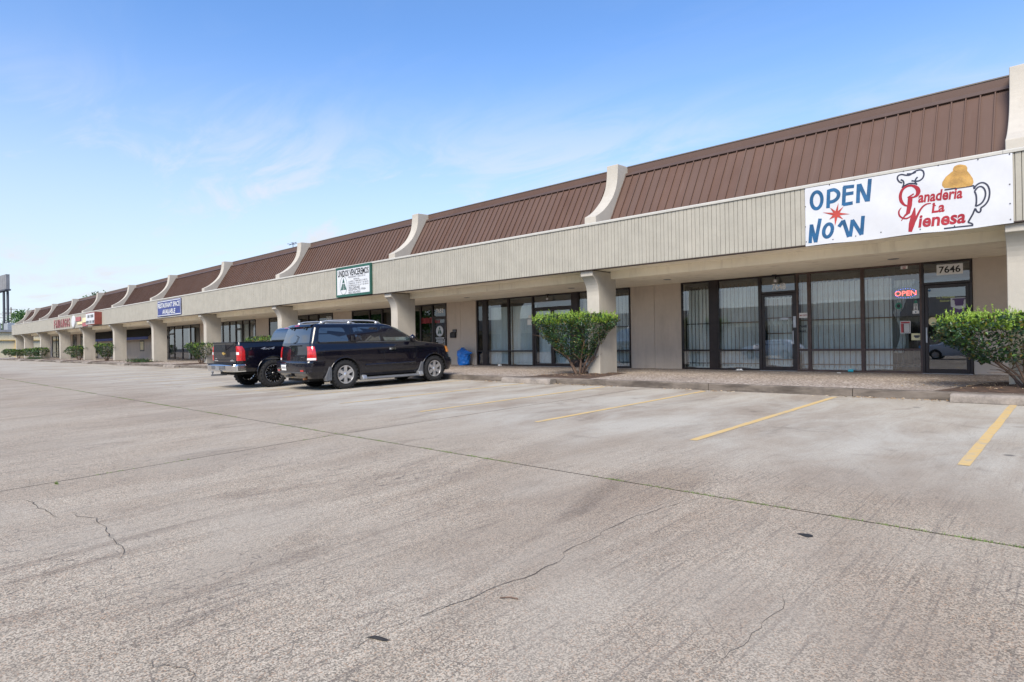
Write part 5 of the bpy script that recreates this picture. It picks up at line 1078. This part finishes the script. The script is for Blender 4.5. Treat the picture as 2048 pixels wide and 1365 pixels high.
for a0, a1, b0, b1 in ((-.09, .09, -.022, .022), (-.042, .042, -.045, .045)): m.prism([(cy_+a0-.015, cz_+b0), (cy_+a1-.015, cz_+b0), (cy_+a1+.015, cz_+b1), (cy_+a0+.015, cz_+b1)], lambda p, q: (-1.094-(.002 if abs(b0) > .03 else 0), p, q), lambda p, q: (-1.104-(.002 if abs(b0) > .03 else 0), p, q))
m.build('badge', 'gold', tg, fix=True)
m = MB()
for (a, b, z, h) in ((.70, .56, .925, .022), (.76, .48, .86, .03), (-.52, -.60, .87, .05), (-.64, -.70, .86, .028), (-.44, -.50, .86, .04)): ribbon(m, [(a, z), (b, z)], h, lambda p, q: (-1.0925, p, q))
m.build('badge_lettering', 'alloy', tg)
m = MB(); bp = [(-1.30, .56), (-1.31, .72), (-1.28, .755), (-1.06, .76), (-1.06, .53), (-1.27, .53)]
bk = MB(); BK2 = [(.53, -1.25, -.85, .97, .14, .02, .02, 0), (.56, -1.29, -.85, .995, .16, .02, .03, 0), (.72, -1.30, -.85, 1.0, .16, .02, .03, 0), (.755, -1.27, -.85, .99, .15, .02, .03, 0)]
B2 = Stack(BK2); m = B2.mesh(zsteps(BK2, .03)); o = m.build('rear_bumper', 'chrome', tr, fix=True, ang=35); bump = o
m = MB(); m.grid(lambda u, v: (B2.rear((u-.5)*1.0, .55+.17*v)-.006, (u-.5)*1.0, .56+.16*v), 8, 2, flip=True); o2 = m.build('plate_recess', 'plastic_grey', bump)
m = MB(); m.grid(lambda u, v: (B2.rear(0, .6)-.012, -.12+.30*u, .58+.14*v), 2, 2, flip=True); m.build('licence_plate', 'metal_grey', bump)
m = MB(); m.box(-1.28, -.9, -.95, .95, .757, .775); m.build('bumper_step_pad', 'plastic_black', bump, bevel=.006)
m = MB(); m.box(-1.46, -1.0, -.03+.1, .03+.1, .405, .455); m.tube([(-1.42, .1, .45), (-1.42, .1, .50)], .02, 8); m.lathe([(0, .0), (.03, .01), (.038, .035), (.03, .06), (0, .07)], lambda a, b, h: (-1.42+a, .1+b, .49+h), 12); m.build('tow_hitch', 'plastic_grey', tr)
m = MB(); m.box(-1.0, 4.3, -.55, .55, .42, .60); m.tube([(0, -.75, .44), (0, .75, .44)], .06, 8); m.lathe([(0, -.15), (.14, -.1), (.16, 0), (.14, .1), (0, .15)], lambda a, b, h: (h, a, .44+b), 14); m.tube([(TWB, -.75, .44), (TWB, .75, .44)], .05, 8); m.tube([(-.98, -.55, .46), (-.2, -.5, .47)], .035, 8); m.build('chassis', 'underbody', tr)
m = MB(); m.grid(lambda u, v: (CS.front((u-.5)*1.4, 1.48+.33*v)+.012, (u-.5)*2*(.74-.06*v), 1.48+.33*v), 14, 6); m.build('windscreen', 'car_glass', tr, smooth=True)
for sd in (-1, 1):
    m = MB(); m.grid(lambda u, v: (TS.front(.55+.38*u, .98+.25*v)+.01, sd*(.55+.38*u), .98+.25*v), 6, 4, flip=(sd < 0)); m.build('headlamp', 'lamp_clear', tr, smooth=True)
m = MB(); m.grid(lambda u, v: (TS.front((u-.5)*1.0, .85+.4*v)+.012, (u-.5)*1.04, .85+.4*v), 10, 4); m.build('grille', 'plastic_black', tr)
# ------------------------------------------------------------------ SHRUBS
def leaf(m, p, s, rr, up=.3):
    d = Vector((rr.gauss(0, 1), rr.gauss(0, 1), rr.gauss(up, .8))).normalized(); a = d.orthogonal().normalized(); a = (a*math.cos(rr.uniform(0, 6.28))+d.cross(a)*math.sin(rr.uniform(0, 6.28))).normalized(); n = d.cross(a)
    m.add([p-d*s*.5, p+a*s*.27+n*s*.07, p+d*s*.55, p-a*s*.27+n*s*.07], [(0, 1, 2, 3)])
def shrub(base, crown, H, Z0, label, nleaf, size, shoots, seed, rb=.28, name='shrub', stems=7, square=0, group='clipped shrubs along the columns', lopside=0):
    """inverted-cone clipped shrub: crown=(rx,ry) half widths at the top, Z0 height where leaves begin, H full height"""
    rr = random.Random(seed); root = empty(name, base); tag(root, label, 'shrub', group); rx, ry = crown; m = MB(); bx = lopside
    lum = [(rr.uniform(0, 6.28), rr.uniform(.3, 1), rr.uniform(.05, .24)) for _ in range(12)]
    def rad(t, a):
        e = rb+(1-rb)*min(1, (t*1.18))**.75
        if t > .88: e *= 1-.25*(t-.88)/.12
        return e*(1+sum(k*math.exp(-((math.atan2(math.sin(a-b), math.cos(a-b)))**2)*3-((t-c)**2)*18) for b, c, k in lum)-.10+.06*math.sin(a*7+t*9)+.05*math.sin(a*13-t*17+seed))
    for i in range(nleaf):
        t = rr.random()**.75; a = rr.uniform(0, 6.28)
        if rr.random() < .16: t = .93+.07*rr.random(); q = math.sqrt(rr.random())
        else: q = 1-abs(rr.gauss(0, .13))
        if q < 0: q = .5
        ca, sa = math.cos(a), math.sin(a)
        if square: f = 1/max(abs(ca), abs(sa)); ca, sa = ca*(1+(f-1)*square), sa*(1+(f-1)*square)
        r_ = rad(t, a)*q; h = Z0+(H-Z0)*t+rr.gauss(0, .02)
        if rr.random() < .6 and math.sin(a*3+t*8+seed)*math.sin(a*5-t*11) > .55 and t < .8: continue
        leaf(m, Vector((bx*(.3+.7*t)+rx*r_*ca, ry*r_*sa, h)), size*rr.uniform(.65, 1.25), rr)
    m.build('foliage', 'leaf_dark', root)['kind'] = 'stuff'
    if shoots:
        m = MB(); q = MB()
        for i in range(shoots):
            a = rr.uniform(0, 6.28); f = math.sqrt(rr.random())*.98; ca, sa = math.cos(a), math.sin(a); t = .93
            if square: ff = 1/max(abs(ca), abs(sa)); ca, sa = ca*(1+(ff-1)*square), sa*(1+(ff-1)*square)
            p = Vector((bx+rx*f*rad(.9, a)*ca, ry*f*rad(.9, a)*sa, H-.16+rr.uniform(-.09, .05)+.05*math.sin(a*4+f*6))); L_ = rr.choice((.08, .12, .16, .19, .30 if rr.random() < .3 else .14)); d = Vector((rr.gauss(0, .25), rr.gauss(0, .25), 1)).normalized()
            q.tube([p, p+d*L_], .003, 3, cap=False)
            for j in range(6): leaf(m, p+d*L_*(j+.6)/6+Vector((rr.gauss(0, .012), rr.gauss(0, .012), 0)), size*rr.uniform(.5, .85), rr, 1.0)
        m.build('new_shoots', 'leaf_new', root)['kind'] = 'stuff'; q.build('shoot_stalks', 'leaf_new', root)['kind'] = 'stuff'
    for i in range(stems):
        a = 6.28*i/stems+rr.uniform(-.3, .3); tip = Vector((bx*.6+rx*.62*math.cos(a), ry*.62*math.sin(a), Z0+(H-Z0)*rr.uniform(.35, .7))); b0 = Vector((.09*math.cos(a)+rr.gauss(0, .03), .09*math.sin(a), -.02)); md = b0.lerp(tip, .5)+Vector((rr.gauss(0, .05), rr.gauss(0, .05), .05))
        k = H/1.9; q = MB(); pts = catmull([b0, b0.lerp(md, .5)+Vector((rr.gauss(0, .03), 0, .02)), md, tip], 3); q.tube(pts, [(.040*(1-.75*j/(len(pts)-1)))*k for j in range(len(pts))], 6)
        for s_ in range(3):
            j = rr.randrange(3, len(pts)-1); e = pts[j]+Vector((rr.gauss(0, .28)*rx, rr.gauss(0, .28)*ry, rr.uniform(.1, .4)*k)); q.tube([pts[j], pts[j].lerp(e, .5)+Vector((0, 0, .03)), e], [.013*k, .009*k, .004*k], 5)
        q.build('stem', 'bark', root, smooth=True)
    return root
def szp(x, y): return swz(y)+.03
shrub((-11.15, 14.95, szp(0, 14.95)), (1.28, 1.05), 1.80, .48, 'flat-topped clipped shrub before the stucco column, yellow green shoots on top', 11500, .07, 1500, 1, rb=.30, stems=8, lopside=-.2)
shrub((-.70, 14.75, szp(0, 14.75)), (1.45, .95), 1.36, .46, 'wide spreading shrub with bare lower branches beside the bakery door', 10500, .07, 1900, 2, rb=.55, stems=10, square=.25)
def far_shrub(u0, u1, v0, v1, label, seed, y=15.2, **kw):
    um = (u0+u1)/2; p = at(um, v1, y=y); q0, q1 = at(u0, v1, y=y), at(u1, v1, y=y); top = at(um, v0, y=y); b = szp(0, y); wd = (q1.x-q0.x)/2*.80; H = top.z-b
    return shrub((p.x, y, b), (max(.5, min(wd, 1.6)), .8), H, kw.pop('Z0', .3), label, kw.pop('n', 2600), kw.pop('size', .10), kw.pop('sh', 90), seed, **kw)
far_shrub(379, 426, 687, 728, 'ragged upright shrub before the column behind the pickup bumper', 3, rb=.35, n=3000, size=.095)
far_shrub(500, 557, 674, 735, 'shrub rising behind the pickup bed, only its top showing', 4, rb=.4, n=2500)
far_shrub(194, 233, 688, 722, 'rounded dark shrub before the wall with the blue awning band', 5, rb=.4, n=2600, size=.12)
far_shrub(145, 172, 693, 721, 'square clipped shrub below the raised red letters', 6, rb=.75, n=2400, size=.12, square=.5)
far_shrub(72, 88, 696, 719, 'upright shrub at the third column from the mall end', 7, rb=.6, n=1800, size=.14)
far_shrub(54, 70, 698, 719, 'low shrub left of the upright shrub near the mall end', 8, rb=.7, n=1800, size=.14)
far_shrub(25, 50, 700, 717, 'pale green low hedge shrub at the mall end', 9, rb=.8, n=2000, size=.15, square=.5)
far_shrub(7, 34, 699, 714, 'long dark hedge beyond the mall end', 10, y=17, rb=.8, n=2000, size=.16, square=.6)
# ground cover patches
def patch(u, v, L_, label, seed):
    p = at(u, v, z=swz(14.6)); m = MB(); rr = random.Random(seed); y = 14.6
    for _ in range(1500): leaf(m, Vector((p.x+rr.gauss(0, L_*.33), y+rr.gauss(0, .28), swz(y)+.05+abs(rr.gauss(0, .09)))), .09, rr)
    tag(m.build('ground_cover', 'leaf_dark'), label, 'ground cover', kind='stuff')
patch(327, 724, 2.4, 'low creeping ground cover in the bed under the blue banner', 21); patch(104, 718, 3.0, 'thin ground cover by the kerb below the far columns', 22)

# ------------------------------------------------------------------ BEYOND THE MALL
def far_pt(u, v, Z): return CAM+ray(u, v)*Z
cb = empty('commercial_building', (-150, 15, 0)); tag(cb, 'cream low commercial building with flat roof beyond the mall end', 'building')
def CP(o): o.parent = cb; o.matrix_parent_inverse = Matrix.Translation((150, -15, 0)); return o
m = MB(); m.box(-185, -140, 2, 46, -.6, 4.55); CP(m.build('wall', 'cream_wall'))
m = MB(); m.box(-185.4, -139.6, 1.6, 46.4, 4.56, 4.95); CP(m.build('roof', 'roof_grey'))
m = MB(); m.box(-139.95, -139.7, 2, 46, 3.05, 3.12); m.box(-139.95, -139.7, 19.9, 20.1, 0, 3.05); CP(m.build('gas_pipe', 'pipe_yellow'))
for k in range(10):
    m = MB(); yy = 3+4.3*k; m.box(-139.99, -139.93, yy, yy+.06, -.5, 4.5); CP(m.build('wall_seam', 'cream_wall'))
for k, yy in enumerate((10.5, 26.0)):
    m = MB(); m.box(-139.98, -139.9, yy, yy+1.0, -.4, 2.0); CP(m.build('door', 'paper_cream', bevel=.02))
for (a, b, c, d, h) in ((-152, -148, 16.2, 19, 1.5), (-146, -143.5, 20.5, 22.5, 1.1), (-160, -156, 21, 25, 1.8), (-150, -146, 11, 14, 1.3)):
    m = MB(); m.box(a, b, c, d, 4.955, 4.95+h); CP(m.build('roof_unit', 'metal_grey', bevel=.1))
# pylon sign
pc = far_pt(9, 640, 150); ps = empty('pylon_sign', (pc.x, pc.y, -.6)); tag(ps, 'tall blank grey pylon sign on two dark posts', 'sign')
def YP(o): o.parent = ps; o.matrix_parent_inverse = Matrix.Translation(-ps.location); return o
nx_ = Vector((CR.x, CR.y, 0)).normalized(); ny_ = Vector((-nx_.y, nx_.x, 0)); ag = R(-38); e1 = (nx_*math.cos(ag)+ny_*math.sin(ag)); e2 = Vector((-e1.y, e1.x, 0))
def obox(m, c, hx, hy, z0, z1): 
    vs = [c+e1*a*hx+e2*b*hy for a, b in ((-1, -1), (1, -1), (1, 1), (-1, 1))]; m.add([(q.x, q.y, z) for z in (z0, z1) for q in vs], [(0, 3, 2, 1), (4, 5, 6, 7), (0, 1, 5, 4), (1, 2, 6, 5), (2, 3, 7, 6), (3, 0, 4, 7)])
zt, zb_ = far_pt(14, 551, 150).z, far_pt(14, 583, 150).z
for k in range(6):
    m = MB(); c = Vector((pc.x, pc.y, 0))+e1*(-5.2+1.56*k); obox(m, c, .74, .35, zb_+.35, zt); YP(m.build('sign_panel', 'pylon_panel'))
m = MB(); obox(m, Vector((pc.x, pc.y, 0))+e1*(-1.3), 4.8, .55, zb_, zb_+.34); YP(m.build('sign_frame', 'pole_dark'))
for uu in (8.3, 16.0):
    q = far_pt(uu, 640, 150); m = MB(); m.tube([(q.x, q.y, -.6), (q.x, q.y, zb_)], .26, 10); YP(m.build('post', 'pole_dark'))
# utility poles and wires
def upole(u, v, Z, label):
    q = far_pt(u, v, Z); root = empty('utility_pole', (q.x, q.y, -.6)); tag(root, label, 'utility pole', 'utility poles beyond the mall'); m = MB(); m.tube([(0, 0, 0), (0, 0, q.z+.6)], [.2, .14], 8); m.build('pole', 'bark', root)
    for dz in (.6, 1.9):
        m = MB(); a = e2*1.5; m.tube([(-a.x, -a.y, q.z+.6-dz), (a.x, a.y, q.z+.6-dz)], .08, 5); m.build('crossarm', 'bark', root)
    return q
qa = upole(22, 615, 190, 'wooden utility pole with crossarms right of the pylon sign'); qb = upole(6.5, 625, 210, 'wooden utility pole with crossarms behind the pylon posts'); qc = upole(14, 622, 230, 'thin utility pole between the pylon posts')
for k, (dz, b) in enumerate(((-.7, far_pt(110, 632, 170)), (-2.0, far_pt(110, 637, 170)))):
    m = MB(); a = Vector((qa.x, qa.y, qa.z+dz)); pts = [a.lerp(b, t/10)-Vector((0, 0, 3*(t/10)*(1-t/10))) for t in range(11)]; m.tube(pts, .035, 4); tag(m.build('overhead_wire', 'pole_dark'), ['upper sagging overhead wire from the utility pole over the mall', 'lower sagging overhead wire from the utility pole over the mall'][k], 'wire')
# trees
def tree(x, y, H, rad, label, seed, n=3000, z0=-.6, mat='leaf_tree', size=.55):
    rr = random.Random(seed); root = empty('tree', (x, y, z0)); tag(root, label, 'tree', 'trees beyond the mall'); q = MB(); q.tube([(0, 0, 0), (.1, 0, H*.35), (0, .2, H*.65)], [.32, .24, .12], 8)
    cl = []
    for i in range(11):
        a = rr.uniform(0, 6.28); r_ = rad*math.sqrt(rr.random())*.75; c = Vector((r_*math.cos(a), r_*math.sin(a), H*rr.uniform(.45, .88))); cl.append((c, rad*rr.uniform(.28, .5))); q.tube([(0, 0, H*.35), tuple(c*.55+Vector((0, 0, H*.2))), tuple(c)], [.14, .09, .04], 5)
    q.build('trunk', 'bark', root, smooth=True); m = MB()
    for i in range(n):
        c, r_ = rr.choice(cl); d = Vector((rr.gauss(0, 1), rr.gauss(0, 1), rr.gauss(0, .75))).normalized(); leaf(m, c+d*r_*(rr.random()**.35), size*rr.uniform(.6, 1.3), rr)
    m.build('crown', mat, root)['kind'] = 'stuff'
for k, (u, v, Z, rad, lb) in enumerate(((40, 622, 150, 4.6, 'dense bright green tree at the mall end'), (33, 634, 175, 5.5, 'rounded green tree partly behind the cream roof'), (62, 612, 160, 4.5, 'thin dark tree rising behind the last fins'), (78, 609, 150, 5.0, 'dark feathery tree behind the far roof'), (207, 577, 100, 4.0, 'treetop showing over the ridge left of a fin'), (236, 572, 96, 4.0, 'treetop showing over the ridge between two fins'))):
    q = far_pt(u, v, Z); tree(q.x, q.y, q.z+.6-.5, rad, lb, 40+k, n=2600, size=.45)
for k, (x, y, h, lb) in enumerate(((-80, -17, 9.5, 'broad green tree on the lot edge opposite the far shops'), (-93, -24, 11, 'tall green tree behind the broad tree across the lot'), (-66, -13, 8, 'smaller green tree on the lot edge nearer the cars'))): tree(x, y, h, 4.6, lb, 60+k, n=2600, size=.6, z0=gz(y))
# roof antenna and vent near the middle fins
q = at(586, 492, y=17.6); ra = empty('roof_antenna', (q.x, 17.6, 6.3)); tag(ra, 'small metal antenna standing on the roof beside a fin', 'antenna'); m = MB(); m.tube([(0, 0, 0), (0, 0, .98)], .02, 6); m.build('mast', 'pole_dark', ra); m = MB(); m.tube([(-.45, 0, .86), (.4, 0, .92)], .018, 5); m.tube([(-.2, -.25, .88), (-.2, .25, .88)], .014, 5); m.tube([(.15, -.2, .9), (.15, .2, .9)], .014, 5); m.build('boom', 'pole_dark', ra)
q = at(372, 541, y=18); m = MB(); m.box(q.x-.9, q.x-.2, 17.7, 18.3, 6.305, 7.0); m.tube([(q.x+.3, 18, 6.3), (q.x+.3, 18, 7.05)], .05, 8); tag(m.build('roof_vent', 'metal_grey'), 'small metal vent unit on the roof edge above the blue banner', 'vent')

# ------------------------------------------------------------------ ACROSS THE LOT (seen only mirrored in the shop glass)
ob = empty('facing_building', (-30, -46, 0)); tag(ob, 'low tan shop row across the parking lot', 'building')
def FP(o): o.parent = ob; o.matrix_parent_inverse = Matrix.Translation((30, 46, 0)); return o
m = MB(); m.box(-160, 60, -66, -46, -.6, 5.4); FP(m.build('wall', 'cream_wall')); m = MB(); m.box(-160, 60, -46.0+.001, -45.2, 3.6, 5.6); FP(m.build('canopy', 'wall_tan'))
for k in range(20):
    m = MB(); a = -150+10.4*k; m.box(a, a+6.5, -45.99, -45.9, -.3, 2.9); FP(m.build('window', 'car_glass'))
def parked(x, y, yaw, label, grp):
    root = empty('parked_car', (x, y, gz(y)), (0, 0, yaw)); tag(root, label, 'car', grp)
    K = [(.25, -.80, 3.50, .80, .2, .3, .04, .1), (.45, -.92, 3.62, .88, .25, .4, .05, .14), (.75, -.92, 3.58, .90, .25, .42, .05, .15), (.92, -.85, 3.35, .88, .25, .4, .05, .15), (1.0, -.75, 2.65, .84, .25, .35, .05, .12), (1.25, -.45, 2.15, .70, .2, .3, .05, .12), (1.42, .0, 1.6, .58, .2, .3, .05, .1), (1.46, .3, 1.3, .4, .2, .2, .03, .05)]
    s_ = Stack(K); m = s_.mesh(zsteps(K, .06)); b = m.build('body', ['paint_white', 'underbody'], fix=True); boolean(b, [arch(ax, .36, y0, y1, .31) for ax in (0, 2.7) for y0, y1 in ((.55, 1.2), (-1.2, -.55))]); b.parent = root; b.data.polygons.foreach_set('use_smooth', [True]*len(b.data.polygons)); b.data.set_sharp_from_angle(angle=R(38))
    for ax in (0, 2.7):
        for sd in (-1, 1): wheel(root, ax, sd*.78, .31, .2, .21, sd, 'silver')
    for sd in (-1, 1):
        side_patch(s_, rnd([(-.05, 1.03), (.85, 1.03), (.85, 1.36), (.25, 1.36)], .05), sd, .004, 'car_glass', 'rear_window', root); side_patch(s_, rnd([(.92, 1.03), (2.25, 1.03), (1.55, 1.36), (.92, 1.38)], .05), sd, .004, 'car_glass', 'front_window', root)
parked(-16.5, -11.0, R(182), 'white sedan parked across the lot facing along the row', 'white cars across the lot'); parked(-4.5, -12.0, R(181), 'white hatchback parked across the lot beyond the sedan', 'white cars across the lot')
